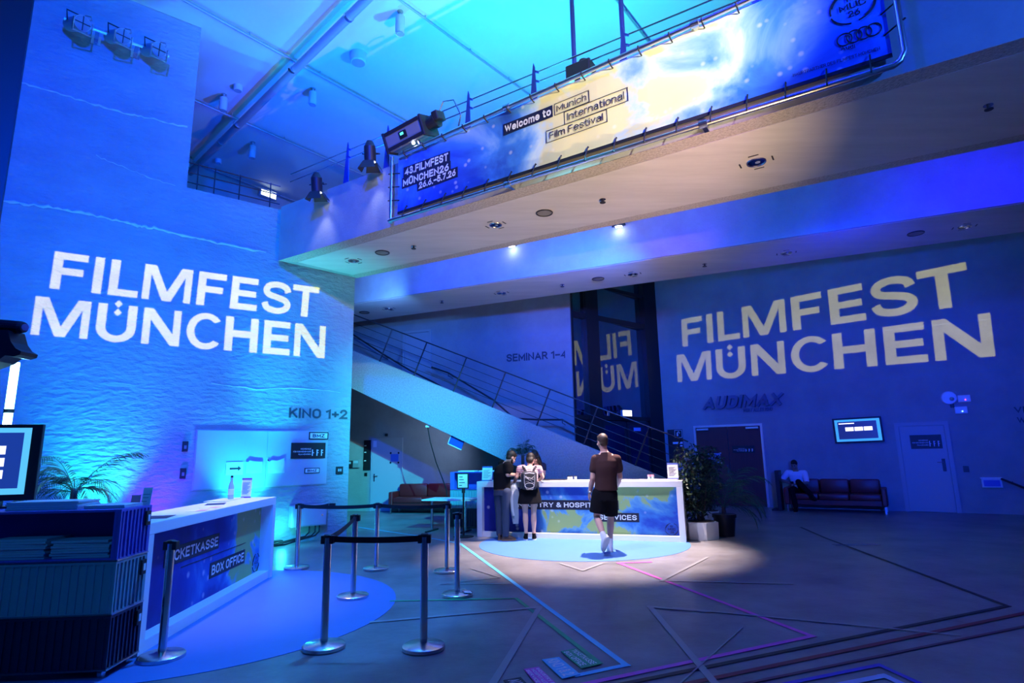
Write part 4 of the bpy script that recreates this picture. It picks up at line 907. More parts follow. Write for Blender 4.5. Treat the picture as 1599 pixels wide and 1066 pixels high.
b = B(); b2(b, (-.035, -.034, -.02), (-.005, -.03, .03)); b2(b, (.008, -.034, -.02), (.035, -.03, .03)); ob('key', b, mat('key white', (.5, .52, .6), .5), t)
for px, py, lab in ((288.5, 697, 'upper small dark box on the wall left of the cabinet'), (285, 739, 'lower small wall lamp box left of the cabinet')):
    x, z = WL.xz(px, py); t = thing('wall_box', lab, 'wall fitting', WL.at(x, 0, z))
    b = B(); b2(b, (-.045, -.05, -.09), (.045, -.001, .09), .006); ob('box', b, M_DARKM, t)
    b = B(); b2(b, (-.02, -.054, -.04), (.02, -.05, .02)); ob('indicator', b, M_LENS, t)
# electric box with cables
x0, z0, x1, z1 = WL.rect(455, 824, 511, 786.5, -.2); t = thing('electric_box', 'grey electric box low on the wall behind the queue posts', 'electric box', WL.at((x0 + x1) / 2, 0, z0)); w = (x1 - x0) / 2; h = z1 - z0
b = B(); b2(b, (-w, -.2, 0), (w, -.001, h), .01); ob('box', b, M_PANEL, t)
b = B(); b2(b, (-w + .02, -.212, .02), (w - .02, -.2, h - .02), .004); ob('box_door', b, M_PANEL, t)
b = B(); cyl(b, (w - .1, -.225, h * .5), (w - .1, -.21, h * .5), .02, seg=12); ob('lock', b, M_STEEL, t)
for i, (xx, xe_, ye) in enumerate(((w - .1, .02, -.3), (w - .18, -.25, -.34), (w - .3, -.5, -.38))):
    b = B(); tube(b, [(xx, -.1, .01), (xx - .02, -.14, -.12), (xx - .12, -.22, -z0 + .12), (xe_ - .5, ye, -z0 + .02), (xe_ - 1.4, ye - .1, -z0 + .015)], .014, 8); ob('cable', b, M_BLACK, t)
x, z = WL.xz(432, 848, -.2); t = tag(ob('cable_splitter', (lambda b: (b2(b, (-.1, -.06, 0), (.1, .06, .1), .01), b)[1])(B()), M_BLACK, None, WL.at(x, -.2, 0)), 'black cable splitter on the floor below the electric box', 'cable box')
wv = WL.M @ Vector((-1.85, -.16, 0))

# LED wash lights on the floor along the left wall
M_WASH = mat('wash lens', (.3, .8, 1), .3, emit=(.05, .8, 1), es=6)
def wash(x, rgb, lab, deg, aim=(0, 2.2), y=-.55):
    t = thing('wash_light', lab, 'floor light', WL.at(x, y, 0), 'wash lights on the floor by the left wall')
    b = B(); b2(b, (-.25, -.06, .02), (.25, .06, .16), .015); ob('lamp_body', b, M_DARKM, t)
    b = B(); b2(b, (-.22, -.045, .16), (.22, .045, .166)); ob('lens', b, M_WASH, t)
    b = B(); b2(b, (-.28, -.04, 0), (-.25, .04, .12)); b2(b, (.25, -.04, 0), (.28, .04, .12)); ob('foot', b, M_DARKM, t)
    flood('wash_lamp', WL.M @ Vector((x, y, .24)), WL.M @ Vector((x + aim[0], .1 if y < -.5 else y - .1, aim[1])), rgb, deg, 1, .05)
wash(WL.xz(374, 850)[0], RGB['wash_a'], 'floor wash light behind the right half of the box office desk', 70)
wash(WL.xz(138, 850)[0], RGB['wash_b'], 'floor wash light behind the palm and the corrugated cabinets', 64)
wash(WL.xz(235, 850)[0], RGB['wash_c'], 'violet floor wash light behind the left half of the box office desk', 84)
bulb('wash_spill', WL.M @ Vector((WL.xz(432, 845)[0], -.3, .3)), (.04, .85, 1), 14, .05)
xq = WL.xz(380, 885, -1.3)[0]
wash(xq, RGB['wash_d'], 'floor wash light tilted up to the footbridge near the electric box', 46, (-.75 - xq, 5.4), -1.3)

# ================================================================== DESKS
DESKPAL = [(0, (.012, .012, .16)), (.3, (.015, .03, .32)), (.46, (.03, .1, .5)), (.56, (.06, .24, .62)), (.63, (.16, .42, .62)), (.655, (.36, .5, .2)), (1, (.42, .52, .16))]
M_ART1 = art('desk artwork blue', 2.9, 1.1, 1, 1.3, -.03, DESKPAL)
M_ART2 = art('desk artwork bright', 2.7, 2.0, 1, 1.25, -.1, DESKPAL)
M_STRIP = mat('strip print', (.012, .012, .035), .5)
def desk(name, label, fr, L_, H_, D_, rec, artm, th=.1):
    t = thing(name, label, 'desk', fr.M)
    b = B(); b2(b, (0, 0, H_ - th), (L_, D_, H_), .006); ob('desk_top', b, M_WHITE, t)
    for x in (0, L_ - th): b = B(); b2(b, (x, 0, 0), (x + th, D_, H_ - th), .004); ob('side_panel', b, M_WHITE, t)
    b = B(); b2(b, (th, .02, 0), (L_ - th, D_, .1), .004); ob('plinth', b, M_WHITE, t)
    b = B(); b2(b, (th, rec, .1), (L_ - th, rec + .03, H_ - th)); ob('front_print', b, artm, t)
    return t
def strip(parent, fr, s, bl, br, tl, y, pad=(.05, .2), bold=.02):
    a, c, d = fr.xz(*bl, y), fr.xz(*br, y), fr.xz(*tl, y); w = c[0] - a[0]; h = d[1] - a[1]
    b = B(); b2(b, (a[0], y - .005, a[1]), (c[0], y - .001, a[1] + h)); ob('headline_strip', b, M_STRIP, parent)
    letters('headline', s, a[0] + w * pad[0], a[1] + h * pad[1], w * (1 - 2 * pad[0]), h * (1 - 2 * pad[1]), M_WTXT, parent, y - .008, bold)
a, c = at(214, 1027), at(424.7, 900); D1 = Frame(a, math.degrees(math.atan2((c - a).x, (c - a).y))); L1 = (c - a).length; HD = 1.06
d1 = desk('box_office_desk', 'long white box office desk with a blue printed front', D1, L1, HD, .58, .16, M_ART1)
strip(d1, D1, 'TICKETKASSE', (254.5, 887), (341, 852), (256, 858), .16, (.03, .2))
strip(d1, D1, 'BOX OFFICE', (326, 904), (381, 877), (327.5, 879.5), .16, (.04, .18))
a0, b0 = D1.xz(282, 888, .16), D1.xz(383, 846, .16)
b = B(); b2(b, (a0[0], .154, (a0[1] + b0[1]) / 2), (b0[0], .158, (a0[1] + b0[1]) / 2 + .006)); ob('rule_line', b, M_STRIP, d1)
q = D1.xz(399, 878, .16); muc_logo(d1, q[0], q[1], .12, .155, M_STRIP)
a, c = at(745, 838), at(1072, 847); D2 = Frame(a, math.degrees(math.atan2((c - a).x, (c - a).y))); L2 = (c - a).length
d2 = desk('hospitality_desk', 'long white hospitality desk with a blue and yellow printed front', D2, L2, HD, .7, .12, M_ART2, .11)
strip(d2, D2, 'INDUSTRY & HOSPITALITY', (803, 794.5), (966.5, 795.5), (803, 780), .12, (.02, .24))
strip(d2, D2, 'SERVICES', (932, 814), (998.5, 815), (932, 800), .12, (.05, .22))
q = D2.xz(1049, 826, .12); muc_logo(d2, q[0], q[1], .11, .115, M_STRIP)

# ================================================================== QUEUE POSTS
def post(label, p, rot=0):
    t = thing('queue_post', label, 'queue post', ground(p, rot), 'queue posts')
    b = B(); lathe(b, [(.17, 0), (.178, .006), (.178, .03), (.165, .04), (.06, .05), (.045, .056)], 40); ob('base', b, M_STEEL, t, smooth=True)
    b = B(); cyl(b, (0, 0, .05), (0, 0, .9), .032, seg=24); ob('tube', b, M_STEEL, t, smooth=True)
    b = B(); cyl(b, (0, 0, .897), (0, 0, .917), .036, seg=24); cyl(b, (0, 0, .917), (0, 0, .924), .036, .028, 24); ob('belt_head', b, M_BLACK, t, smooth=True)
    for q in (.038, -.038): b = B(); bx(b, (q, 0, .88), (.036, .056, .07), .006); ob('belt_clip', b, M_BLACK, t)
    return t
POSTS = [('silver queue post in front of the box office desk', (252, 1028)), ('silver queue post furthest left in the rear row, before the electric box', (463, 888)), ('silver queue post in the middle of the rear row of belts', (587, 889)), ('silver queue post at the edge of the light blue round mat, holding the rising belt', (551, 933)),
         ('near silver queue post where two belts meet in a corner', (505.5, 1012)), ('near silver queue post with the belt end, standing right of the corner post', (661.5, 1013)), ('silver queue post with a white slip of paper on its base', (714, 930)), ('silver queue post at the right end of the rear belt', (698, 893))]
PP = [at(*p) for _, p in POSTS]
proto = post(POSTS[0][0], PP[0]); posts = [proto]
for (lab, _), p in list(zip(POSTS, PP))[1:]: posts.append(dup(proto, ground(p), lab))
def belt(i, j, sag=.02):
    p, q = PP[i], PP[j]; d = (q - p); L_ = d.length; d.normalize(); b = B(); n = 12; R_ = []
    for k in range(n + 1):
        t = k / n; s = .05 + (L_ - .1) * t; z = .882 - sag * 4 * t * (1 - t)
        R_.append([b.verts.new((d.x * s + o * -d.y, d.y * s + o * d.x, z + zz)) for o, zz in ((.0015, .025), (.0015, -.025), (-.0015, -.025), (-.0015, .025))])
    for r0, r1 in zip(R_, R_[1:]):
        for k in range(4): b.faces.new((r0[k], r0[(k + 1) % 4], r1[(k + 1) % 4], r1[k]))
    ob('belt', b, M_BELT, posts[i])
belt(1, 2); belt(2, 7); belt(4, 3); belt(4, 5, .01)
p = at(519, 786, .9); q = PP[1] + (Vector((p.x, p.y, 0)) - PP[1]) * 1.0
PP.append(q); posts.append(None); belt(1, 8)
b = B(); d = (q - PP[1]); b2(b, (d.x - .04, d.y - .03, .86), (d.x + .04, d.y + .03, .905)); ob('belt_wall_clip', b, M_BLACK, posts[1])
b = B(); b2(b, (-.02, -.075, .0), (.07, .045, .003)); tag(ob('paper_slip', b, M_PAPER, None, ground(PP[6] + Vector((.09, -.03, .052)), .3) @ Matrix.Rotation(.12, 4, 'Y')), 'white slip of paper lying on a queue post base', 'paper')

# ================================================================== MATS AND TAPES
M_MAT = mat('light blue vinyl mat', (.07, .2, .52), .55, var=.05, vscale=2)
for (x, y), r, lab in (((1.2, 11.008), 1.853, 'round light blue mat under the hospitality desk'), ((-3.552, 6.717), 2.214, 'large round light blue mat under the box office desk')):
    b = B(); cyl(b, (0, 0, .0005), (0, 0, .004), r, seg=96); tag(ob('floor_mat', b, M_MAT, None, ground((x, y, 0))), lab, 'mat')
zt_ = [.0052]
def tape(pts, wd, m, label, group='floor tapes', name='floor_tape'):
    P = [at(*p) for p in pts]; zt_[0] += .00025; z0 = zt_[0]; b = B()
    for i, (p, q) in enumerate(zip(P, P[1:])):
        d = (q - p).normalized(); s = Vector((-d.y, d.x, 0)) * wd / 2; e = d * wd / 2
        a = [p - s - (e if i else e * 0), p + s - (e if i else e * 0), q + s + (e if i < len(P) - 2 else e * 0), q - s + (e if i < len(P) - 2 else e * 0)]
        slab(b, [(v.x, v.y) for v in a][::-1], z0 - .0012, z0 + i * .00005)
    return tag(ob(name, b, m), label, 'tape', group)
def tm(n, c): return mat(n, c, .55)
tape([(559, 823), (654.5, 837), (718.8, 848.8), (977.7, 1038.9), (896, 1056)], .055, tm('light blue tape', (.12, .62, .85)), 'light blue floor tape running from the queue to the KINO 1 & 2 floor sign')
tape([(609, 938.7), (806, 934.5), (938, 1037)], .045, tm('green tape', (.04, .42, .16)), 'green floor tape running to the ticket desk floor sign')
tape([(1018, 877.5), (966, 879.2), (1268, 993.8), (840, 1084)], .055, tm('magenta tape', (.72, .09, .5)), 'magenta floor tape with a long diagonal and a sharp corner')
tape([(1250, 823), (1290, 840.5), (1573, 946.5), (960, 1071)], .05, tm('black tape', (.01, .01, .02)), 'black floor tape reaching the far right corner of the foyer')
tape([(1660, 945), (1060, 1071)], .055, tm('red tape', (.2, .02, .04)), 'red floor tape, the stronger and farther one of the red pair')
tape([(1660, 966), (1130, 1075)], .035, tm('faded red tape', (.13, .035, .07)), 'faded thin red floor tape, the nearer one of the red pair')
tape([(1200, 1074), (1373, 1039), (1450, 1074)], .045, tm('violet tape', (.08, .05, .55)), 'violet floor tape forming an outer corner at the bottom edge')
tape([(1290, 1074), (1381, 1056), (1420, 1074)], .06, tm('pale blue tape', (.4, .5, .8)), 'pale blue floor tape forming an inner corner at the bottom edge')
for pts, wd, lab in (([(577, 972), (843, 948.5), (766, 1074)], .06, 'pale floor line with a corner left of the blue tape'), ([(1110, 956), (1015, 948), (1122, 1074)], .06, 'pale floor line with a corner between the magenta tape legs'),
                     ([(1105, 870), (1033, 907), (1238, 912)], .05, 'pale floor line with a corner right of the hospitality mat'), ([(875, 880), (910, 891), (942, 879.5)], .05, 'short pale v shaped floor line at the edge of the hospitality mat'), ([(735, 888), (780, 902), (690, 912), (800, 912)], .025, 'thin pale floor line beside the rear queue posts'),
                     ([(1050, 949.5), (1380, 981), (1500, 993)], .04, 'long faint floor line crossing the magenta tape'), ([(553, 831), (577, 827)], .05, 'short pale floor line behind the rear queue belt'), ([(1160, 980), (1060, 1070)], .014, 'faint floor line between the magenta and black tapes')):
    tape(pts, wd, mat('pale floor line', (.3, .3, .31), .45), lab, 'pale floor lines', 'floor_line')
def floor_sign(px, label, lines, m):
    """printed floor sign given by four corners: far left, far right, near right, near left"""
    A, Bq, Cq, Dq = [at(*p) for p in px]; b = B(); z = zt_[0] + .0016
    lo = [b.verts.new((v.x, v.y, .0055)) for v in (A, Bq, Cq, Dq)]; hi = [b.verts.new((v.x, v.y, z)) for v in (A, Bq, Cq, Dq)]
    b.faces.new(lo); b.faces.new(hi[::-1])
    for i in range(4): b.faces.new((lo[i], hi[i], hi[(i + 1) % 4], lo[(i + 1) % 4]))
    o = tag(ob('floor_sign', b, m), label, 'sign', 'floor signs')
    n = len(lines)
    for i, s in enumerate(lines):
        me = text_mesh(s, .01); xs = [v.co.x for v in me.vertices]; ys = [v.co.y for v in me.vertices]; mw = max(len(l) for l in lines)
        for v in me.vertices:
            u = .07 + .86 * (len(s) / mw) ** .5 * (v.co.x - min(xs)) / (max(xs) - min(xs)); t = (i + .17 + .66 * (max(ys) - v.co.y) / (max(ys) - min(ys))) / n
            # text runs from the far edge to the near edge, its head toward the right
            p = (Bq * (1 - t) + A * t) * (1 - u) + (Cq * (1 - t) + Dq * t) * u; v.co = (p.x, p.y, z + .0006)
        obm('lettering', me, M_WTXT, o)
floor_sign([(876, 1018.5), (898, 1014), (938, 1038.5), (908, 1045.5)], 'green TICKETKASSE BOX OFFICE floor sign', ['TICKETKASSE', 'BOX OFFICE'], MATS['green tape'])
floor_sign([(846, 1031.5), (873, 1027.5), (906, 1054.5), (878, 1061.5)], 'light blue KINO 1 & 2 floor sign', ['KINO 1 & 2'], MATS['light blue tape'])
floor_sign([(818, 1046.5), (841, 1043), (873, 1073), (846, 1080)], 'magenta industry and hospitality floor sign at the bottom edge', ['INDUSTRY &', 'HOSPITALITY', 'SERVICES'], MATS['magenta tape'])
floor_sign([(786, 1064), (813, 1059), (838, 1085), (812, 1090)], 'black floor sign cut off by the bottom edge', ['AUDIMAX'], MATS['black tape'])
x, y, _ = at(1337, 850.5); b = B()
for i in range(14): b2(b, (-.35 + i * .05, -.06, .001), (-.32 + i * .05, .06, .006))
b2(b, (-.37, -.075, .001), (.37, -.06, .006)); b2(b, (-.37, .06, .001), (.37, .075, .006)); tag(ob('floor_grate', b, M_STEEL, None, ground((x, y, 0))), 'small metal grate in the floor in front of the right sofa', 'grate')
# ================================================================== CORRUGATED CABINETS
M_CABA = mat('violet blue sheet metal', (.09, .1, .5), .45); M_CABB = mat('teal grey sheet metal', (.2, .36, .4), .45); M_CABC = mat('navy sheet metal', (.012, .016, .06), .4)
def corr(bm, p, q, out, z0, z1, pitch, dep):
    """ribbed sheet from p to q (x,y), slim ribs standing out along 'out'"""
    p, q, out = Vector((*p, 0)), Vector((*q, 0)), Vector((*out, 0)); L_ = (q - p).length; n = max(2, round(L_ / pitch)); d = (q - p).normalized(); st = L_ / n
    def plate(a, w, t0, t1):
        c = [a + out * t0, a + d * w + out * t0, a + d * w + out * t1, a + out * t1]; slab(bm, [(v.x, v.y) for v in c], z0, z1)
    plate(p, L_, -.006, 0)
    for i in range(n): plate(p + d * (st * (i + .36)), st * .28, -.001, dep)
def cabinet(label, M, w, dep, h, m, open_front, tagx=True, group='corrugated cabinets', rib=.055):
    t = thing('corrugated_cabinet', label, 'cabinet', M, group)
    b = B(); b2(b, (-w, 0, 0), (0, dep, .02)); b2(b, (-w, 0, h - .02), (0, dep, h - .002)); b2(b, (-w, dep - .02, .02), (0, dep, h - .02)); b2(b, (-w, 0, .02), (-w + .02, dep, h - .02)); b2(b, (-.03, .0, .02), (-.022, dep, h - .02)); b2(b, (-.02, 0, .02), (0, .015, h - .02)); b2(b, (-.02, dep - .012, .02), (0, dep, h - .02))
    if open_front: b2(b, (-w + .02, .0, .02), (-w + .1, .02, h - .02)); b2(b, (-.05, 0, .02), (-.02, .02, h - .02))
    ob('carcass', b, m, t)
    b = B(); corr(b, (-.008, .012), (-.008, dep - .012), (1, 0), .015, h - .02, rib, .012); ob('ribbed_side', b, m, t)
    if not open_front: b = B(); corr(b, (-w + .01, .008), (-.01, .008), (0, -1), .015, h - .02, .06, .012); ob('ribbed_front', b, m, t)
    b = B(); b2(b, (-w, .0, .0), (0, .02, .012)); b2(b, (-.012, 0, 0), (.006, dep, .01)); ob('edge_profile', b, mat('edge profile', (.4, .42, .5), .35, .8), t)
    if tagx:
        b = B(); b2(b, (.004, dep - .11, h - .16), (.022, dep - .04, h - .045), .003); ob('latch_plate', b, M_BLACK, t)
        b = B(); b2(b, (.022, dep - .09, h - .13), (.026, dep - .06, h - .075)); ob('latch_label', b, M_PAPER, t)
    return t
CB = Frame(at(163, 1062), 86)
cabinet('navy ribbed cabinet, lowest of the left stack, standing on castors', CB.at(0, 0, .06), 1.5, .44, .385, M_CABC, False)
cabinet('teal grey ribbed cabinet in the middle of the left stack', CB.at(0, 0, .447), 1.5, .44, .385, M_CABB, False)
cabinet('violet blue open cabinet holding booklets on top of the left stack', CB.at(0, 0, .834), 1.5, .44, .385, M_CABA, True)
ct = [o for o in bpy.data.objects if o.name.startswith('corrugated_cabinet') and o.get('label', '').startswith('navy ribbed')][0]
for x, y in ((-.06, .06), (-.06, .38), (-1.44, .06), (-1.44, .38)):
    b = B(); cyl(b, (x - .015, y, -.028), (x + .015, y, -.028), .03, seg=16); b2(b, (x - .02, y - .02, -.02), (x + .02, y + .02, 0)); ob('castor', b, M_STEEL, ct)
M_MAG = mat('booklet paper', (.5, .54, .58), .6)
def pile(x0, x1, y0, y1, z, n, th, label, group, seed):
    r = random.Random(seed)
    for i in range(n):
        nm = 'topmost' if i == n - 1 else ('lowest' if i == 0 else ('second', 'third', 'fourth', 'fifth', 'sixth', 'seventh')[i - 1] + ' from the bottom')
        b = B(); b2(b, (-(x1 - x0) / 2, -(y1 - y0) / 2, .0004), ((x1 - x0) / 2, (y1 - y0) / 2, th - .0004), .0015)
        tag(ob('booklet', b, M_MAG, None, CB.at((x0 + x1) / 2 + r.uniform(-.012, .012), (y0 + y1) / 2 + r.uniform(0, .015), z + i * th, r.uniform(-.03, .03))), label.replace('booklet', 'booklet, ' + nm, 1), 'booklet', group)
zc = .834 + .0205
pile(-.98, -.57, .05, .33, zc, 8, .019, 'grey booklet in the left pile inside the open cabinet', 'booklets in the left pile of the open cabinet', 1)
pile(-.53, -.1, .05, .33, zc, 7, .019, 'grey booklet in the right pile inside the open cabinet', 'booklets in the right pile of the open cabinet', 2)
ztop = .834 + .384
pile(-.92, -.38, .08, .36, ztop, 4, .016, 'pale booklet in the taller pile on top of the open cabinet', 'booklets in the left pile on the cabinet top', 3)
pile(-.34, -.03, .1, .36, ztop, 2, .013, 'pale booklet in the low pile on top of the open cabinet', 'booklets in the right pile on the cabinet top', 4)
def card(label, M, w, h, m, lines=4, lean=12, head=None, name='table_card'):
    t = thing(name, label, 'card', M)
    mm = Matrix.Rotation(math.radians(-lean), 4, 'X')
    b = B(); b2(b, (-w / 2, 0, 0), (w / 2, .004, h)); bmesh.ops.transform(b, matrix=mm, verts=b.verts); ob('sheet', b, m, t)
    b = B(); b2(b, (-w / 2 + .02, .0, 0), (w / 2 - .02, h * .3, .004)); ob('foot', b, m, t)
    b = B()
    for i in range(lines): b2(b, (-w * .38, -.0025, h * (.2 + .6 * i / lines)), (w * (.1 + .25 * ((i * 7) % 3) / 2), -.0005, h * (.2 + .6 * i / lines) + h * .02))
    bmesh.ops.transform(b, matrix=mm, verts=b.verts); ob('printed_lines', b, M_INK, t)
    if head: b = B(); b2(b, (-w / 2, -.002, h * .9), (w / 2, -.0003, h)); b2(b, (-w / 2, -.002, 0), (w / 2, -.0003, h * .07)); bmesh.ops.transform(b, matrix=mm, verts=b.verts); ob('coloured_edge', b, head, t)
    return t
M_PINK = mat('pink print', (.75, .3, .4), .6)
card('tall white card standing at the back of the cabinet top', CB.at(-.035, .395, ztop + .001), .075, .145, M_PAPER, 3)
c_ = card('small pink card standing beside the tall white card', CB.at(-.115, .385, ztop + .001), .075, .085, M_PINK, 0)

# monitor, light tubes and the dark lamp head at the left edge
MN = Frame(flat(at(44, 792, ztop)), 72)
x0, z0 = MN.xz(-60, 800); x1, z1 = MN.xz(68, 662); xr = MN.xz(48, 750)[0]; zt2 = MN.xz(40, 666)[1]
mon = thing('monitor', 'large flat monitor at the left edge showing white tiles on dark blue', 'monitor', MN.at(0, 0, 0))
zb2 = ztop + .06; W0 = -1.0
b = B(); b2(b, (W0, 0, zb2), (x1, .05, zt2 + .02), .006); ob('bezel', b, M_BLACK, mon)
b = B(); b2(b, (W0 + .06, -.004, zb2 + .05), (x1 - .075, -.001, zt2 - .01)); ob('screen', b, mat('screen border glow', (.1, .5, .6), .3, emit=(.12, .62, .85), es=.9), mon)
b = B(); b2(b, (W0 + .12, -.007, zb2 + .1), (x1 - .125, -.004, zt2 - .05)); ob('screen_field', b, mat('screen dark field', (.01, .03, .2), .3, emit=(.012, .05, .3), es=.9), mon)
b = B()
for i in range(3):
    for j in range(4): xq = x1 - .24 - .13 * j; zq = zt2 - .16 - .1 * i; b2(b, (xq - .1, -.01, zq - .07), (xq, -.0075, zq))
ob('screen_tiles', b, mat('screen tile', (.9, .9, .9), .4, emit=(.95, .95, 1), es=1.4), mon)
b = B(); b2(b, (-.45, .0, ztop), (-.2, .05, zb2 + .01)); b2(b, (-.55, -.05, ztop), (-.1, .12, ztop + .015)); ob('stand', b, M_DARKM, mon)
M_TUBE = mat('light tube', (1, 1, 1), .3, emit=(.35, .9, 1), es=14)
def dpt(px, py, Y): d = ray(px, py); return CAMPOS + d * (Y / d.y)
p0, p1 = dpt(14, 640, 5.9), dpt(17, 566, 5.9)
tb = thing('light_tube', 'glowing white cyan light tube standing at the left edge', 'light', ground((p0.x, p0.y, 0)))
b = B(); tube(b, [(0, 0, p0.z + .01), (0, 0, p1.z)], .036, 14); ob('tube', b, M_TUBE, tb, smooth=True)
b = B(); tube(b, [(0, 0, p0.z - .3), (0, 0, p0.z - .03)], .036, 14); ob('tube', b, M_TUBE, tb, smooth=True)
b = B(); cyl(b, (0, 0, p0.z - .03), (0, 0, p0.z + .01), .042, seg=14); cyl(b, (0, 0, .02), (0, 0, p0.z - .3), .03, seg=12); cyl(b, (0, 0, 0), (0, 0, .03), .18, seg=24); ob('holder', b, M_BLACK, tb)
bulb('tube_light', (p0.x + .1, p0.y - .08, (p0.z + p1.z) / 2), [c / max(RGB['tube']) for c in RGB['tube']], max(RGB['tube']), .04)
LF = Frame(dpt(10, 540, 5.0), 90); 
def lz(px, py): return LF.xz(px, py)
lh = thing('hooded_lamp', 'black hooded lamp head silhouetted at the left edge with a small lit lens', 'lamp', LF.M @ Matrix.Translation((0, 0, -LF.p.z)))
def lq(px, py): x, z = lz(px, py); return (x, z + LF.p.z)
b = B(); prism(b, [lq(-60, 516), lq(24, 518), lq(29, 536), lq(36, 546), lq(45, 551), lq(43, 556), lq(33, 559), lq(20, 557), lq(8, 566), lq(-60, 590)], -.08, .1); ob('lamp_body', b, M_BLACK, lh)
p, q = lq(-60, 503), lq(38, 511)
b = B(); tube(b, [(p[0], 0, p[1]), (q[0] - .03, 0, q[1]), (q[0], 0, q[1])], [.055, .055, .045], 16); ob('hood', b, M_BLACK, lh)
b = B(); cyl(b, (q[0], 0, q[1]), (q[0] + .012, -.004, q[1]), .03, seg=16); ob('lens', b, M_LENS, lh)
x = lq(-30, 540)[0]; b = B(); cyl(b, (x, 0, .03), (x, 0, lq(0, 545)[1]), .025, seg=10); cyl(b, (x, 0, 0), (x, 0, .04), .22, seg=24); ob('stand', b, M_BLACK, lh)

# ================================================================== PLANTS
def frond(bm, base, d, L_, droop, n=16, leaf=.2, wd=.012, seed=0):
    r = random.Random(seed); d = Vector(d).normalized(); P = [Vector(base)]; v = d.copy(); n = 26; st = L_ / n
    for i in range(n):
        v = (v + Vector((0, 0, -droop * (i + 1) / n / n * 2.2))).normalized(); P.append(P[-1] + v * st)
    tube(bm, P, [max(.002, .006 * (1 - i / (n + 2))) for i in range(len(P))], 5)
    for i in range(4, n + 1):
        t = (P[i] - P[i - 1]).normalized(); s = t.cross(Vector((0, 0, 1)))
        if s.length < .05: s = t.cross(Vector((1, 0, 0)))
        s.normalize(); ll = leaf * (.35 + math.sin(PI * (.12 + .8 * i / (n + 1)))) * r.uniform(.8, 1.1)
        for sd in (-1, 1):
            o0 = P[i]; e = (s * sd * .8 + t * .75 + Vector((0, 0, -.1 - r.uniform(0, .25)))).normalized(); nn = t * wd * .55
            m1 = o0 + e * ll * .45; m2 = o0 + e * ll * .8 + Vector((0, 0, -ll * .1)); tip = o0 + e * ll * 1.1 + Vector((0, 0, -ll * .3))
            q = [bm.verts.new(x_) for x_ in (o0, m1 + nn, m2 + nn * .7, tip, m2 - nn * .7, m1 - nn)]; bm.faces.new((q[0], q[1], q[5])); bm.faces.new((q[1], q[2], q[4], q[5])); bm.faces.new((q[2], q[3], q[4]))
def palm(label, p, pot, potm, fr_list, zb, seed, leafm, group=None, name='potted_palm', leaf=.2):
    t = thing(name, label, 'potted plant', ground(p), group)
    b = B(); lathe(b, pot, 28); ob('pot', b, potm, t, smooth=True)
    b = B(); cyl(b, (0, 0, pot[-1][1] - .05), (0, 0, pot[-1][1] - .03), pot[-1][0] * .93, seg=24); ob('soil', b, M_BARK, t)
    b = B(); ph = pot[-1][1]
    for i in range(4): a = i * 1.6; tube(b, [(.03 * math.cos(a), .03 * math.sin(a), ph - .04), (.02 * math.cos(a), .02 * math.sin(a), zb + .03)], [.022, .014], 8)
    ob('stem', b, M_BARK, t)
    for i, (az_, el, L_, dr) in enumerate(fr_list):
        a = math.radians(az_); e = math.radians(el); b = B(); frond(b, (0, 0, zb), (math.sin(a) * math.cos(e), math.cos(a) * math.cos(e), math.sin(e)), L_, dr, 16, leaf, .011, seed + i); ob('frond', b, leafm, t)
    return t
POTW = [(.16, 0), (.2, .35), (.21, .4)]; POTB = [(.15, 0), (.2, .33), (.215, .33), (.215, .38)]
p = dpt(112, 800, 6.35); pz = dpt(118, 768, 6.35).z
palm('feathery palm behind the cabinets against the glowing left wall', (p.x, p.y, 0), POTW, M_WHITE, [(80, 52, .75, 1.0), (95, 40, .6, 2.6), (70, 28, .5, 3.2), (-80, 62, .72, 1.8), (-95, 45, .75, 2.2), (-80, 28, .7, 1.8), (-110, 14, .65, 1.5), (-70, 5, .6, 1.2), (110, 30, .45, 3.6), (150, 60, .4, 3.2), (-150, 55, .5, 3.0), (-120, 70, .5, 3)], pz, 30, M_LEAF, None, 'potted_palm', .17)
p = D2.M @ Vector((.55, 1.35, 0))
palm('slender palm standing behind the hospitality desk above the man in jeans', p, POTB, M_DARKM, [(90, 55, .42, 2.2), (60, 70, .4, 2), (-90, 60, .42, 2), (-70, 40, .45, 1.8), (110, 35, .4, 2.4), (10, 75, .4, 2), (180, 60, .4, 2), (-130, 60, .38, 2.2), (70, 85, .38, 2)], 1.52, 60, M_LEAFD, None, 'potted_palm', .15)
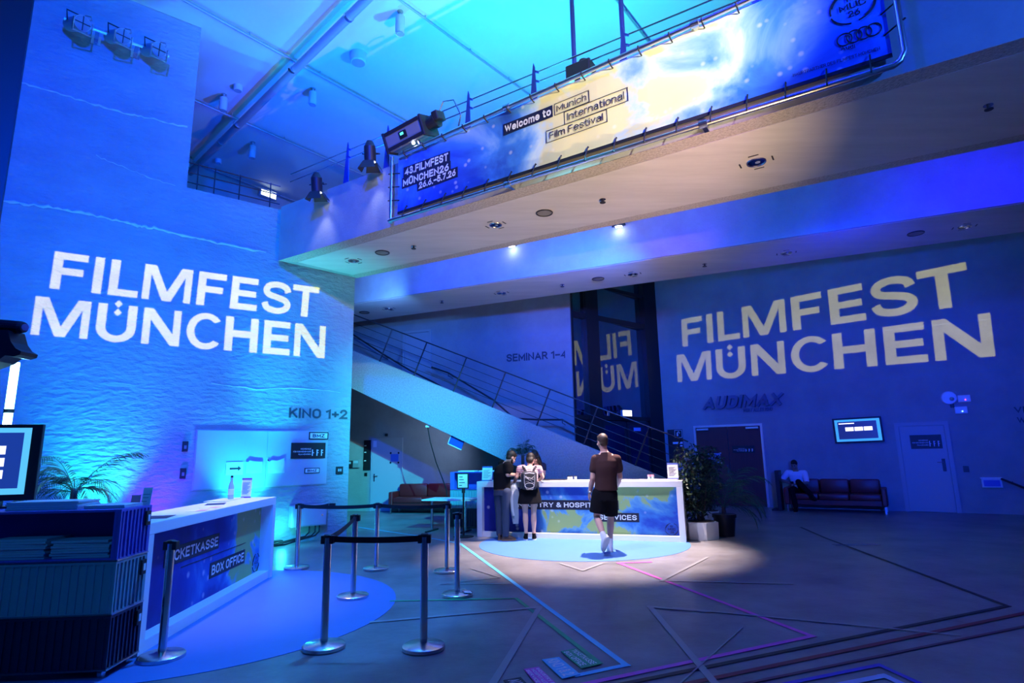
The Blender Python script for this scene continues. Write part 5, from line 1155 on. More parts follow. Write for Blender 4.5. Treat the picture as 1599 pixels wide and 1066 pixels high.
def ficus(label, p, planter, planterm, crowns, seed, n, leafm, lw=.035, hexa=False):
    t = thing('potted_ficus', label, 'potted plant', ground(p)); r = random.Random(seed)
    b = B()
    if hexa: loft(b, [((0, 0, 0), .30, .30, 0, .5), ((0, 0, planter), .31, .31, 0, .5)], 6); loft(b, [((0, 0, planter - .02), .28, .28, 0, .5), ((0, 0, planter + .006), .28, .28, 0, .5)], 6)
    else: lathe(b, planter, 26)
    ob('planter', b, planterm, t); ph = planter if hexa else planter[-1][1]
    b = B(); cyl(b, (0, 0, ph - .03), (0, 0, ph + .012), .24 if hexa else planter[-1][0] * .9, seg=20); ob('soil', b, M_BARK, t)
    br = B(); lf = B()
    for cx_, cy_, cz_, rx, rz_ in crowns:
        tube(br, [(cx_ * .15, cy_ * .15, ph - .02), (cx_ * .5 + .02, cy_ * .5, (ph + cz_) * .45), (cx_, cy_, cz_)], [.016, .012, .006], 7)
        for k in range(n):
            u = Vector((r.gauss(0, 1), r.gauss(0, 1), r.gauss(0, 1))); u = u.normalized() * r.random() ** .4
            c = Vector((cx_ + u.x * rx, cy_ + u.y * rx, cz_ + u.z * rz_)); d = Vector((r.uniform(-1, 1), r.uniform(-1, 1), r.uniform(-1.1, .2))).normalized(); s = d.cross(Vector((r.uniform(-1, 1), r.uniform(-1, 1), 1))).normalized(); L_ = r.uniform(.07, .13)
            q = [lf.verts.new(x_) for x_ in (c, c + d * L_ * .5 + s * lw * .6, c + d * L_, c + d * L_ * .5 - s * lw * .6)]; lf.faces.new(q)
            if k % 9 == 0: tube(br, [(cx_, cy_, cz_), c], [.004, .002], 4)
    ob('branches', br, M_BARK, t); ob('foliage', lf, leafm, t)
    return t
p = at(1105, 844); ficus('bushy ficus in a white hexagonal planter right of the hospitality desk', (p.x, p.y + .3, 0), .3, M_WHITE, [(-.12, 0, 1.35, .36, .4), (.1, .1, 1.05, .4, .4), (-.25, -.05, .9, .3, .4), (-.1, .1, .6, .36, .28), (.2, 0, 1.4, .28, .3)], 5, 420, M_LEAFD, .032, True)
p = at(1140, 839); palm('tall feathery palm in a black pot before the dark red doors', (p.x, p.y + .22, 0), [(.16, 0), (.2, .34), (.22, .34), (.22, .4)], M_BLACK, [(100, 62, 1.1, 1.7), (75, 70, 1.05, 1.5), (-80, 72, 1.0, 1.6), (-110, 55, 1.0, 2), (60, 50, 1.0, 2.2), (130, 45, .95, 2.2), (160, 70, .9, 2.2), (20, 75, 1.0, 1.8), (-40, 60, 1.0, 2), (95, 35, .85, 2.2), (120, 20, .7, 2), (-95, 30, .75, 2)], .5, 80, M_LEAF, None, 'potted_palm', .26)
p = at(1115, 821); ficus('low leafy plant in a small white pot behind the white planter', (p.x, p.y + .15, 0), [(.13, 0), (.17, .28), (.18, .3)], M_WHITE, [(0, 0, .65, .25, .3), (.05, 0, .95, .22, .3)], 9, 260, M_LEAFD, .03)

# ================================================================== THINGS ON THE DESKS
def bottle(label, M, s=1.0, m=None, group=None):
    t = thing('bottle', label, 'bottle', M, group)
    b = B(); lathe(b, [(.03 * s, 0), (.033 * s, .01 * s), (.033 * s, .15 * s), (.014 * s, .21 * s), (.013 * s, .25 * s)], 18); ob('glass_body', b, m or mat('bottle glass', (.35, .5, .55), .08, spec=.8), t, smooth=True)
    b = B(); cyl(b, (0, 0, .25 * s), (0, 0, .272 * s), .015 * s, seg=14); ob('cap', b, M_BLACK, t)
    b = B(); cyl(b, (0, 0, .05 * s), (0, 0, .12 * s), .0336 * s, seg=18, caps=False); ob('bottle_label', b, M_PAPER, t)
    return t
bottle('clear glass bottle standing at the far end of the box office desk', D1.at(L1 - .52, .40, HD + .001), 1.1)
card('tall white menu card with dark bands at the far end of the box office desk', D1.at(L1 - .16, .36, HD + .001, math.radians(-82)), .13, .27, M_PAPER, 9, 6, mat('plum print', (.25, .1, .25), .6))
b = B(); b2(b, (-.3, -.07, 0), (.3, .2, .012)); tag(ob('tray', b, M_WHITE, None, D1.at(L1 - .55, .42, HD + .0005)), 'thin white tray at the far back end of the box office desk', 'tray'); 
for o in bpy.data.objects:
    if o.name == 'bottle': o.matrix_world = D1.at(L1 - .52, .42, HD + .013)
def flyer(label, x, y, rot, w, h, m, z=0, over=0):
    t = thing('flyer', label, 'flyer', D1.at(x, y, HD + .0008 + z, rot), 'flyers on the box office desk')
    b = B(); b2(b, (-w / 2, -h / 2, 0), (w / 2, h / 2, .002))
    ob('sheet', b, m, t)
    b = B(); b2(b, (-w * .4, -h * .35, .002), (w * .1, h * .1, .0026)); ob('printed_picture', b, M_PINK if m is M_PAPER else M_NAVY, t)
flyer('white flyer with a pink picture at the middle of the box office desk edge', 1.25, .12, .1, .32, .21, M_PAPER)
flyer('second white flyer with a pink picture beside the first on the desk edge', 1.62, .13, -.15, .3, .21, M_PAPER)
flyer('dark flyer at the near end of the box office desk', .55, .2, .2, .32, .21, M_NAVY)
flyer('dark flyer at the back of the box office desk past the pink flyers', 2.1, .33, .3, .3, .21, M_NAVY)
def d2at(px): return D2.xz(px, 750, .35)[0]
card('white information card at the left end of the hospitality desk', D2.at(d2at(764.5), .2, HD + .001), .22, .29, M_PAPER, 8, 8, mat('blue print', (.1, .15, .5), .6))
card('white information card at the right end of the hospitality desk', D2.at(d2at(1052), .25, HD + .001), .19, .29, M_PAPER, 8, 8, mat('blue print', (.1, .15, .5), .6))
b = B(); b2(b, (-.22, -.1, 0), (.22, .12, .02)); tag(ob('flyer_stack', b, mat('lilac paper', (.35, .33, .6), .6), None, D2.at(d2at(1040), .2, HD + .0005)), 'flat lilac stack under the right information card', 'flyers')
for o in bpy.data.objects:
    if o.get('label', '').startswith('white information card at the right'): o.matrix_world = D2.at(d2at(1052), .25, HD + .0205)
for px, lab in ((887, 'left of the three small white tubs on the hospitality desk'), (891.5, 'middle of the three small white tubs on the hospitality desk'), (898, 'right of the three small white tubs on the hospitality desk')):
    t = thing('small_tub', lab, 'tub', D2.at(d2at(px), .4, HD + .0005), 'small tubs on the hospitality desk')
    b = B(); lathe(b, [(.022, 0), (.026, .07)], 16); ob('tub_body', b, M_PAPER, t); b = B(); cyl(b, (0, 0, .07), (0, 0, .085), .027, seg=16); ob('lid', b, M_BLACK, t)
for px in (1028, 1033.5):
    t = thing('drinking_glass', ('left' if px < 1030 else 'right') + ' one of two small glasses by the right information card', 'glass', D2.at(d2at(px) - .18, .5, HD + .0005), 'small glasses on the desk')
    b = B(); lathe(b, [(.025, 0), (.03, .09)], 14); ob('glass_body', b, mat('bottle glass', (.35, .5, .55), .08), t); b = B(); cyl(b, (0, 0, .055), (0, 0, .092), .0305, seg=14, caps=False); ob('glass_rim', b, M_PINK, t)
b = B(); b2(b, (-.28, -.12, 0), (.28, .12, .018), .005); tag(ob('laptop', b, M_BLACK, None, D2.at(d2at(861), .45, HD + .0005)), 'flat black closed laptop on the hospitality desk beside the women', 'laptop')

# ================================================================== LEFT BACK AREA
def hitz(px, py, p):  # height of a pixel above the ground point p
    fr = Frame(p, 90); return fr.xz(px, py)[1]
def sofa(label, M, w, seats, group=None):
    t = thing('leather_sofa', label, 'sofa', M); D_ = .78; a = .12
    b = B(); b2(b, (a, .04, .17), (w - a, D_, .3), .01); b2(b, (a, D_ - .1, .3), (w - a, D_, .68), .02); ob('base_frame', b, M_RED, t)
    for x in (0, w - a): b = B(); b2(b, (x, 0, .17), (x + a, D_, .6), .025); ob('armrest', b, M_RED, t)
    sw = (w - 2 * a) / seats
    for i in range(seats):
        b = B(); b2(b, (a + sw * i + .004, .0, .3), (a + sw * (i + 1) - .004, D_ - .22, .45), .035); ob('seat_cushion', b, M_RED, t, smooth=True)
        b = B(); bx(b, (a + sw * (i + .5), D_ - .2, .62), (sw - .01, .17, .36), .05, None); ob('back_cushion', b, M_RED, t, smooth=True)
    for x, y in ((.06, .06), (w - .06, .06), (.06, D_ - .06), (w - .06, D_ - .06)):
        b = B(); b2(b, (x - .018, y - .018, 0), (x + .018, y + .018, .172)); ob('leg', b, M_STEEL, t)
    return t
p = at(608.5, 802.5); FS = Frame(p, 100); sofa('oxblood leather sofa under the stair behind the white table', FS.at(-.04, -.03, 0), 1.95, 2)
# high white table
p = at(673, 829); FT = Frame(p, 108); zt3 = FT.xz(690, 778)[1]; tl_ = FT.xz(658, 781, -.3)[0]
t = thing('white_table', 'narrow white table in front of the leather sofa', 'table', FT.M)
b = B(); b2(b, (tl_, -.3, zt3 - .03), (1.05, .35, zt3), .004); ob('tabletop', b, M_WHITE, t)
for x in (.02, .8):
    b = B(); cyl(b, (x, 0, .03), (x, 0, zt3 - .03), .028, seg=12); ob('leg', b, M_STEEL, t)
    b = B(); b2(b, (x - .03, -.28, 0), (x + .03, .28, .03), .008); ob('foot', b, M_DARKM, t)
# cabinet stack behind the desk
p = at(703, 824); FK = Frame(p, 108)
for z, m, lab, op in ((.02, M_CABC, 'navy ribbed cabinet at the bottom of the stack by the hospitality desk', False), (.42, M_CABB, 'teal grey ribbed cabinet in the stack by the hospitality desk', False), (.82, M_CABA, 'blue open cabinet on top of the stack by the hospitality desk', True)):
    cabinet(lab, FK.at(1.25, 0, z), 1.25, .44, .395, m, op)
FKt = 1.2145
for i in range(2):
    b = B(); b2(b, (-.2, -.1, 0), (.2, .1, .02)); tag(ob('paper_stack', b, M_PAPER, None, FK.at(.35 + .5 * i, .2, FKt + .001)), ('left' if i == 0 else 'right') + ' flat paper stack on top of the cabinets by the hospitality desk', 'papers', 'paper stacks on the cabinets by the desk')
# sign on a pole
p = at(724, 838); FP = Frame(p, 96); t = thing('sign_stand', 'black pole stand with a framed white notice left of the hospitality desk', 'sign', FP.M)
x0, z0, x1, z1 = FP.rect(714, 763, 732, 738)
b = B(); lathe(b, [(.2, 0), (.2, .012), (.03, .03)], 28); ob('base', b, M_BLACK, t)
b = B(); cyl(b, (0, 0, .02), (0, 0, z0 + .05), .02, seg=12); cyl(b, (0, 0, z0 - .08), (0, 0, z0 + .02), .034, seg=12); ob('pole', b, M_BLACK, t)
b = B(); b2(b, (x0, -.03, z0), (x1, -.005, z1), .005); ob('sign_frame', b, M_BLACK, t)
b = B(); b2(b, (x0 + .022, -.034, z0 + .025), (x1 - .022, -.03, z1 - .025)); ob('notice_sheet', b, M_PAPER, t)
b = B()
for k, wq in enumerate((.5, .65, .8, .4)): zz = z1 - .07 - k * .055; b2(b, (x0 + .045, -.0365, zz - .014), (x0 + .045 + (x1 - x0 - .09) * wq, -.0345, zz))
ob('printed_lines', b, M_INK, t)
# on the back wall
for px0, px1, lab in ((545, 552, 'left dark intercom unit on the back wall'), (553, 563, 'right pale intercom unit with display on the back wall')):
    x0, z0, x1, z1 = WS.rect(px0, 730, px1, 717 if px0 > 550 else 719); t = thing('intercom', lab, 'intercom', WS.at(x0, 0, z0), 'intercom units on the back wall')
    b = B(); b2(b, (0, -.09, 0), (x1 - x0, -.001, z1 - z0), .008); ob('housing', b, M_DARKM if px0 < 550 else mat('grey plastic', (.3, .32, .35), .5), t)
    b = B(); b2(b, (.03, -.094, (z1 - z0) * .55), (x1 - x0 - .03, -.09, (z1 - z0) * .85)); ob('display', b, mat('pale display', (.5, .6, .7), .3), t)
x0, z0, x1, z1 = WS.rect(568, 734, 579.5, 687); t = thing('info_strip', 'tall black information strip left of the pale door', 'sign', WS.at(x0, 0, z0))
b = B(); b2(b, (0, -.03, 0), (x1 - x0, -.001, z1 - z0)); ob('board', b, M_BLACK, t)
for k in (.8, .58, .3): b = B(); b2(b, (.02, -.034, (z1 - z0) * k), (.09, -.03, (z1 - z0) * k + .03)); ob('notch_label', b, M_PAPER, t)
x, z = WS.xz(571.5, 740.5); b = B(); b2(b, (-.045, -.02, -.05), (.045, -.001, .05), .004); tag(ob('wall_switch', b, M_BLACK, None, WS.at(x, 0, z)), 'black wall switch under the black information strip', 'switch')
x, z = WS.xz(604, 679); b = B(); b2(b, (-.04, -.05, -.04), (.04, -.001, .04), .006); tag(ob('wall_sensor', b, M_DARKM, None, WS.at(x, 0, z)), 'small sensor above the pale door', 'sensor')
# blue board and cable under the stair
c = ST.hit(711, 690, .02); t = thing('hanging_board', 'blue board with a pale edge hanging crooked under the stair', 'board', ST.M @ Matrix.Translation((ST.xz(711, 689)[0], .1, ST.xz(711, 689)[1])) @ Matrix.Rotation(math.radians(24), 4, 'Y'))
b = B(); b2(b, (-.19, -.03, -.13), (.19, .0, .13)); ob('panel', b, mat('blue board', (.03, .08, .4), .5), t)
b = B(); b2(b, (-.195, -.034, -.145), (.195, .004, -.125)); b2(b, (-.2, -.034, -.145), (-.185, .004, .1)); ob('edge', b, M_PAPER, t)
b = B(); tube(b, [(0, -.01, .12), (0, -.01, .3)], .008, 6); ob('hanger', b, M_STEEL, t)
P = [ST.hit(668, 667, .1), ST.hit(672, 690, .2), ST.hit(681, 722, .4), ST.hit(690, 745, .6), ST.hit(697, 764, .7), ST.hit(699, 790, .8)]
P.append(Vector((P[-1].x, P[-1].y, .01)))
b = B(); tube(b, P, .014, 8); t = tag(ob('hanging_cable', b, M_BLACK, None, None, True), 'black cable hanging from the stair edge down behind the sofa', 'cable')
b = B(); b2(b, (P[0].x - .05, P[0].y - .04, P[0].z), (P[0].x + .05, P[0].y + .06, P[0].z + .05)); ob('cable_box', b, M_PAPER, t)
wall_text(WS, 'SEMINAR 1–4', (791, 565), (885, 560), (791, 553), mat('slate letters', (.05, .06, .08), .5), 'wall_lettering', 'dark SEMINAR 1–4 lettering on the back wall above the stair')
# exit sign before the glass front
p = GW.hit(978, 645, -.25); x, z = (GW.M.inverted() @ p).x, p.z
b = B(); b2(b, (-.2, -.04, -.09), (.2, .04, .09), .008); e = tag(ob('exit_sign', b, M_GREYDOOR, None, GW.at(x, -.25, z)), 'lit white exit sign hanging before the glass front', 'sign')
b = B(); b2(b, (-.19, -.045, -.08), (.19, -.04, .08)); ob('lit_panel', b, mat('exit white', (1, 1, 1), .5, emit=(1, 1, .92), es=3), e)
b = B(); tube(b, [(0, 0, .09), (0, .2, .09)], .012, 6); ob('bracket', b, M_DARKM, e)

# ================================================================== ON AND BEFORE THE RIGHT WALL
wall_text(WA, 'AUDIMAX', (1099, 640), (1226, 627.5), (1106, 620), mat('blue grey letters', (.1, .12, .2), .45), 'wall_lettering', 'raised slanted AUDIMAX letters above the dark red doors', 'lettering', .05, .12, .3, -.02)
wall_text(WA, 'WERT ALLES KINO', (1161, 643.5), (1207, 640), (1161, 638), mat('blue grey letters', (.1, .12, .2), .45), 'wall_lettering', 'small raised lettering line under the AUDIMAX letters', 'lettering', .02, .03, .2, -.01)
x0, z0, x1, z1 = WA.rect(1046, 722, 1065.5, 670); t = thing('info_strip', 'tall black information strip left of the dark red doors', 'sign', WA.at(x0, 0, z0)); ww, hh = x1 - x0, z1 - z0
b = B(); b2(b, (0, -.03, 0), (ww, -.001, hh)); ob('board', b, M_BLACK, t)
b = B(); s = ww * .5; xx = ww - s - .01; zz = hh - s - .02
for q in ((0, 0, s, .012), (0, s - .012, s, s), (0, 0, .012, s), (s - .012, 0, s, s)): b2(b, (xx + q[0], -.034, zz + q[1]), (xx + q[2], -.031, zz + q[3]))
tube(b, [(xx + s * .35, -.034, zz + s * .2), (xx + s * .35, -.034, zz + s * .62), (xx + s * .55, -.034, zz + s * .8), (xx + s * .7, -.034, zz + s * .55)], .014, 6); cyl(b, (xx + s * .38, -.034, zz + s * .2), (xx + s * .38, -.034, zz + s * .6), s * .1, seg=10); ob('extinguisher_pictogram', b, M_PAPER, t)
b = B(); b2(b, (ww * .32, -.034, hh * .56), (ww - .01, -.031, hh * .62)); ob('white_label', b, M_PAPER, t); b = B(); b2(b, (ww * .8, -.034, hh * .48), (ww - .02, -.031, hh * .52)); ob('small_label', b, M_PAPER, t)
x, z = WA.xz(1073, 705.5); b = B(); b2(b, (-.06, -.03, -.07), (.06, -.001, .07), .005); t = tag(ob('door_switch', b, M_BLACK, None, WA.at(x, 0, z)), 'square black door switch beside the dark red doors', 'switch'); b = B(); b2(b, (-.025, -.034, -.025), (.025, -.03, .025)); ob('key', b, M_PANEL, t)
a = [WA.xz(*q, -.09) for q in ((1299.4, 654), (1376, 649), (1381, 690), (1304, 691.6))]; x0 = (a[0][0] + a[3][0]) / 2; x1 = (a[1][0] + a[2][0]) / 2; z0 = (a[2][1] + a[3][1]) / 2; z1 = (a[0][1] + a[1][1]) / 2
t = thing('wall_screen', 'wall mounted screen with three white tiles on a dark blue picture', 'screen', WA.at((x0 + x1) / 2, -.09, (z0 + z1) / 2) @ Matrix.Rotation(math.radians(-1), 4, 'Y')); ww, hh = (x1 - x0) / 2, (z1 - z0) / 2
b = B(); b2(b, (-ww, 0, -hh), (ww, .05, hh), .006); ob('bezel', b, M_BLACK, t)
b = B(); b2(b, (-.2, .05, -.15), (.2, .088, .15)); ob('wall_mount', b, M_DARKM, t)
b = B(); b2(b, (-ww + .045, -.004, -hh + .04), (ww - .045, -.001, hh - .045)); ob('screen', b, mat('wall screen border', (.1, .4, .6), .3, emit=(.06, .45, .75), es=.8), t)
b = B(); b2(b, (-ww + .11, -.007, -hh + .1), (ww - .12, -.004, hh - .1)); ob('screen_field', b, mat('wall screen field', (.01, .02, .1), .3, emit=(.01, .02, .1), es=1), t)
b = B()
for k in range(3): b2(b, (-ww * .5 + k * ww * .38, -.01, -.02), (-ww * .5 + k * ww * .38 + ww * .34, -.0075, .08))
b2(b, (-ww + .14, -.01, hh - .16), (-ww + .5, -.0075, hh - .135)); ob('screen_tiles', b, MATS['screen tile'], t)
x, z = WA.xz(1482, 621, -.08); t = thing('round_wall_lamp', 'round white wall lamp near the top of the right wall group', 'wall lamp', WA.at(x, 0, z))
b = B(); cyl(b, (0, -.1, 0), (0, -.001, 0), .15, .17, 28); ob('lamp_dome', b, M_WHITE, t, smooth=True); b = B(); ball(b, (.05, -.12, -.03), .05); ob('lens', b, M_LENS, t); b = B(); b2(b, (-.0, -.06, -.24), (.08, -.001, -.14), .01); ob('sensor_foot', b, M_DARKM, t)
for px, py, lab, c in ((1505.5, 622, 'upper white box with a red light beside the round wall lamp', (1, .1, .1)), (1501, 640, 'lower white box with a green light below the round wall lamp', (.3, 1, .2))):
    x, z = WA.xz(px, py, -.06); t = thing('emergency_box', lab, 'wall fitting', WA.at(x, 0, z), 'white boxes by the round wall lamp')
    b = B(); b2(b, (-.125, -.07, -.085), (.125, -.001, .085), .012); ob('box', b, M_WHITE, t); b = B(); ball(b, (.02, -.072, -.03), .012, seg=10); ob('indicator', b, mat('led ' + lab[:5], c, .4, emit=c, es=4), t)
x, z = WA.xz(1508.5, 732); b = B(); b2(b, (-.055, -.03, -.07), (.055, -.001, .07), .005); tag(ob('thermostat', b, M_DARKM, None, WA.at(x, 0, z)), 'small dark thermostat right of the pale grey door', 'thermostat')
x0, z0, x1, z1 = WA.rect(1534, 761, 1564, 745.5, -.1); t = thing('leaflet_box', 'clear wall box with pale leaflets at the start of the right handrail', 'leaflet box', WA.at(x0, 0, z0))
b = B(); b2(b, (0, -.1, 0), (x1 - x0, -.001, z1 - z0), .006); ob('box', b, mat('clear plastic', (.7, .74, .78), .15), t); b = B(); b2(b, (.04, -.106, .03), (x1 - x0 - .04, -.1, (z1 - z0) * .75)); ob('leaflet', b, M_CABA, t); b = B(); b2(b, (-.01, -.11, (z1 - z0) - .03), (x1 - x0 + .01, 0, z1 - z0 + .005)); ob('box_rim', b, M_PAPER, t)
p = WA.xz(1563, 747, -.14); q = WA.xz(1640, 777, -.14); b = B(); tube(b, [(p[0], -.14, p[1]), (q[0], -.14, q[1])], .024, 10); t = tag(ob('handrail', b, M_DARKM, None, WA.M), 'dark handrail sloping down at the right edge', 'handrail')
b = B(); tube(b, [(p[0] + .2, -.14, p[1] - .07), (p[0] + .2, -.005, p[1] - .12)], .01, 6); ob('bracket', b, M_DARKM, t)
for s, bl, br, tl, lab in (('VI', (1584, 645), (1601, 644), (1584, 635), 'dark lettering cut by the right edge, upper line'), ('W', (1589, 661), (1603, 660), (1589, 651), 'dark lettering cut by the right edge, lower line')):
    wall_text(WA, s, bl, br, tl, mat('slate letters', (.05, .06, .08), .5), 'wall_lettering', lab)
a = WA.xz(1223, 760, -.85)[0]; c_ = WA.xz(1388, 760, -.85)[0]
SO = Frame(at(1231, 797.5), 123); ws_ = SO.xz(1384, 800)[0]
sofa('long oxblood leather sofa against the right wall below the screen', SO.at(-.06, -.04, 0), ws_ + .12, 3)
p = at(1219, 797); b = B(); b2(b, (-.05, -.05, 0), (.05, .35, 1.03), .01); t = tag(ob('sign_board', b, M_BLACK, None, Frame(p, 123).M), 'narrow black upright board at the left end of the right sofa', 'board')
b = B(); b2(b, (-.2, -.08, 0), (-.05, .38, .04), .008); ob('foot', b, M_BLACK, t)
# ================================================================== PEOPLE
def limb(bm, pts, rad, seg=12):
    P = [Vector(p) for p in pts]
    for i in range(len(P) - 1):
        cyl(bm, P[i], P[i + 1], rad[i], rad[i + 1], seg)
    for p, r in zip(P, rad): ball(bm, p, r * .99, seg=seg)
def shaped(bm, pts, rads, seg=16):
    """limb with a smooth muscle profile: radii given along the path"""
    tube(bm, pts, rads, seg); ball(bm, pts[0], rads[0] * .98, seg=seg); ball(bm, pts[-1], rads[-1] * .98, seg=seg)
def lerp(a, b, t): return Vector(a).lerp(Vector(b), t)
def leg_pts(h, k, a):
    return [lerp(h, k, t) for t in (0, .25, .5, .75, 1)] + [lerp(k, a, t) for t in (.2, .35, .6, .85, 1)]
LEGR = [.082, .08, .07, .058, .051, .053, .055, .045, .034, .036]
def hand(bm, w, d, palm_n, side, curl=.6, s=1.0):
    """w wrist, d direction of the hand, palm_n direction the palm faces, side +1/-1 for the thumb side"""
    w, d, n = Vector(w), Vector(d).normalized(), Vector(palm_n).normalized(); n = (n - d * n.dot(d)).normalized(); x = d.cross(n) * side
    m = Matrix((x, d, n)).transposed()
    ball(bm, w + d * .045 * s, .044 * s, .95, 1.15, .42, 14, m)
    ball(bm, w, .027 * s, seg=12)
    for i, (o, L_) in enumerate(((.028, .068), (.010, .078), (-.009, .072), (-.027, .056))):
        p = w + d * .085 * s + x * o * s; v = d.copy(); P = [p - d * .02 * s, p]
        for k, q in enumerate((.42, .34, .24)):
            c = curl * (.5 + .5 * k) ; v = (v + n * c).normalized(); P.append(P[-1] + v * L_ * q * s)
        tube(bm, P, [.0095 * s, .0095 * s, .009 * s, .0085 * s, .0075 * s], 8)
    p = w + d * .028 * s + x * .03 * s; v = (d * .7 + x * .75 + n * .25).normalized(); q = p + v * .035 * s; v2 = (v + d * .6 + n * .3).normalized(); q2 = q + v2 * .03 * s
    tube(bm, [p - v * .02 * s, p, q, q2], [.013 * s, .0125 * s, .0105 * s, .008 * s], 8)
def headm(c, yaw, pitch, s=1.0):
    """frame of a head: x right, y forward (the way the face looks), z up"""
    return Matrix.Translation(Vector(c)) @ Matrix.Rotation(-math.radians(yaw), 4, 'Z') @ Matrix.Rotation(math.radians(pitch), 4, 'X') @ Matrix.Scale(s, 4)
def head(bm, M):
    n0 = set(bm.verts); b2_ = bm
    ball(bm, (0, -.012, .03), .1, .76, .96, .98, 20); ball(bm, (0, .022, -.035), .085, .72, .82, .98, 18); ball(bm, (0, .05, -.088), .036, 1.05, .8, .7, 12)
    ball(bm, (0, .098, -.018), .017, .8, 1.05, 1.5, 10); ball(bm, (0, .108, -.032), .014, 1.1, 1, .8, 10); ball(bm, (0, .082, .028), .03, 1.9, .5, .4, 12)
    ball(bm, (0, .086, -.062), .02, 1.25, .5, .5, 10)
    for s in (-1, 1): ball(bm, (s * .076, -.008, -.008), .028, .35, .75, 1.15, 12); ball(bm, (s * .045, .062, -.03), .025, 1, .8, .8, 10)
    vs_ = [v for v in bm.verts if v not in n0]; bmesh.ops.transform(bm, matrix=M, verts=vs_)
def face(parent, M):
    b = B()
    for s in (-1, 1): ball(b, (s * .03, .082, .008), .012, 1.2, .6, .7, 10)
    bmesh.ops.transform(b, matrix=M, verts=b.verts); ob('eyes', b, mat('eye', (.04, .03, .03), .2), parent, label='dark eyes')
    b = B(); ball(b, (0, .094, -.062), .02, 1.2, .35, .3, 10); bmesh.ops.transform(b, matrix=M, verts=b.verts); ob('lips', b, mat('lips', (.45, .16, .14), .5), parent)
    b = B()
    for s in (-1, 1): tube(b, [M @ Vector((s * .015, .093, .026)), M @ Vector((s * .035, .09, .032)), M @ Vector((s * .052, .076, .027))], .005, 6)
    ob('eyebrows', b, M_HAIRD, parent)
def short_hair(parent, M, m, beard=False, top=1.0):
    b = B(); ball(b, (0, -.022, .042), .104, .80, .96, .95 * top, 20); ball(b, (0, .04, .085), .06, 1.05, .9, .55, 14); ball(b, (0, -.05, -.02), .075, .95, .72, .85, 16)
    n = list(b.verts); bmesh.ops.transform(b, matrix=M, verts=n)
    remesh(b, 'hair', .009, m, parent, 1)
    if beard:
        b = B(); ball(b, (0, .05, -.085), .045, 1.25, .9, .75, 14)
        for s in (-1, 1): ball(b, (s * .058, .02, -.055), .03, .6, .9, 1.1, 10)
        bmesh.ops.transform(b, matrix=M, verts=list(b.verts)); remesh(b, 'beard', .008, m, parent, 1)
def shoe(parent, a, toe, m, solem, L_=.27, w=.045, name='shoe', lift=None):
    a, toe = Vector(a), Vector(toe); d = (toe - a); d.z = 0 if lift is None else d.z; d.normalize()
    up = Vector((0, 0, 1)); s = d.cross(up).normalized(); u = s.cross(d).normalized(); base = a - u * (a.z - .0) if lift is None else a - u * .085
    mt_ = Matrix(((s.x, d.x, u.x, base.x), (s.y, d.y, u.y, base.y), (s.z, d.z, u.z, base.z), (0, 0, 0, 1)))
    b = B(); loft(b, [((0, .06, .022), w, L_ * .5), ((0, .06, .05), w * .97, L_ * .48), ((0, .03, .075), w * .86, L_ * .35), ((0, -.01, .105), w * .82, .06), ((0, -.015, .125), w * .78, .05)], 22); bmesh.ops.transform(b, matrix=mt_, verts=b.verts); sh = ob(name, b, m, parent, smooth=True)
    b = B(); loft(b, [((0, .06, .001), w * 1.0, L_ * .5), ((0, .06, .012), w * 1.05, L_ * .515), ((0, .06, .024), w * 1.04, L_ * .51)], 22); bmesh.ops.transform(b, matrix=mt_, verts=b.verts); ob('sole', b, solem, sh, smooth=True)
    return sh
def person(label, M): return thing('person', label, 'person', M)
M_WSHOE = mat('white shoe', (.8, .8, .8), .6); M_TAN = mat('tan sole', (.35, .2, .1), .7)
VOX = .0085

# --- man in black tee and jeans leaning at the desk
FA = Frame(at(789, 843.5), 90)
def A(X, Y, dy=0): x, z = FA.xz(760 + X / 6.267, 690 + Y / 6.267, dy); return Vector((x, dy, z))
pa = person('bearded man in black T-shirt and blue jeans leaning over the hospitality desk', FA.M)
HM = headm(A(240, 152, .02), 62, -32, .98)
hipL, hipR = A(118, 490, .04), A(190, 492, -.05); knL, knR = A(122, 705, .06), A(186, 705, -.04); anL, anR = A(128, 915, .05), A(186, 925, -.05)
shR, shL = A(212, 232, -.12), A(150, 215, .16); elR, wrR = A(205, 318, -.16), A(285, 322, .12); elL, wrL = A(200, 320, .3), A(290, 318, .32)
b = B(); loft(b, [(A(152, 500), .15, .11), (A(150, 455), .145, .105), (A(150, 380), .15, .11), (A(160, 300), .165, .12), (A(176, 235, .02), .15, .115), (A(192, 205, .02), .07, .07)], 20)
limb(b, [A(188, 215, .02), A(216, 180, .02), HM @ Vector((0, -.02, -.06))], [.062, .055, .055]); head(b, HM)
for h, k, a in ((hipL, knL, anL), (hipR, knR, anR)): shaped(b, leg_pts(h, k, a), LEGR)
for s_, e_, w_, sd in ((shR, elR, wrR, 1), (shL, elL, wrL, -1)):
    limb(b, [s_, lerp(s_, e_, .5), e_, lerp(e_, w_, .35), w_], [.055, .047, .042, .041, .028]); hand(b, w_, (w_ - e_), (0, .2, -1), sd, .5)
remesh(b, 'body', VOX, M_SKIN, pa); face(pa, HM); short_hair(pa, HM, M_HAIRD, True)
b = B(); loft(b, [(A(150, 470), .165, .125), (A(148, 430), .16, .12), (A(150, 380), .165, .125), (A(160, 300), .185, .14), (A(174, 245, .02), .178, .135), (A(186, 215, .02), .12, .105), (A(196, 203, .02), .075, .075)], 24)
for s_, e_ in ((shR, elR), (shL, elL)): limb(b, [lerp(s_, A(175, 230, .02), .4), s_, lerp(s_, e_, .62)], [.085, .08, .072], 14)
remesh(b, 't_shirt', .011, M_BLKCL, pa, 3)
b = B(); loft(b, [(A(152, 520), .168, .125), (A(150, 462), .158, .12)], 22); 
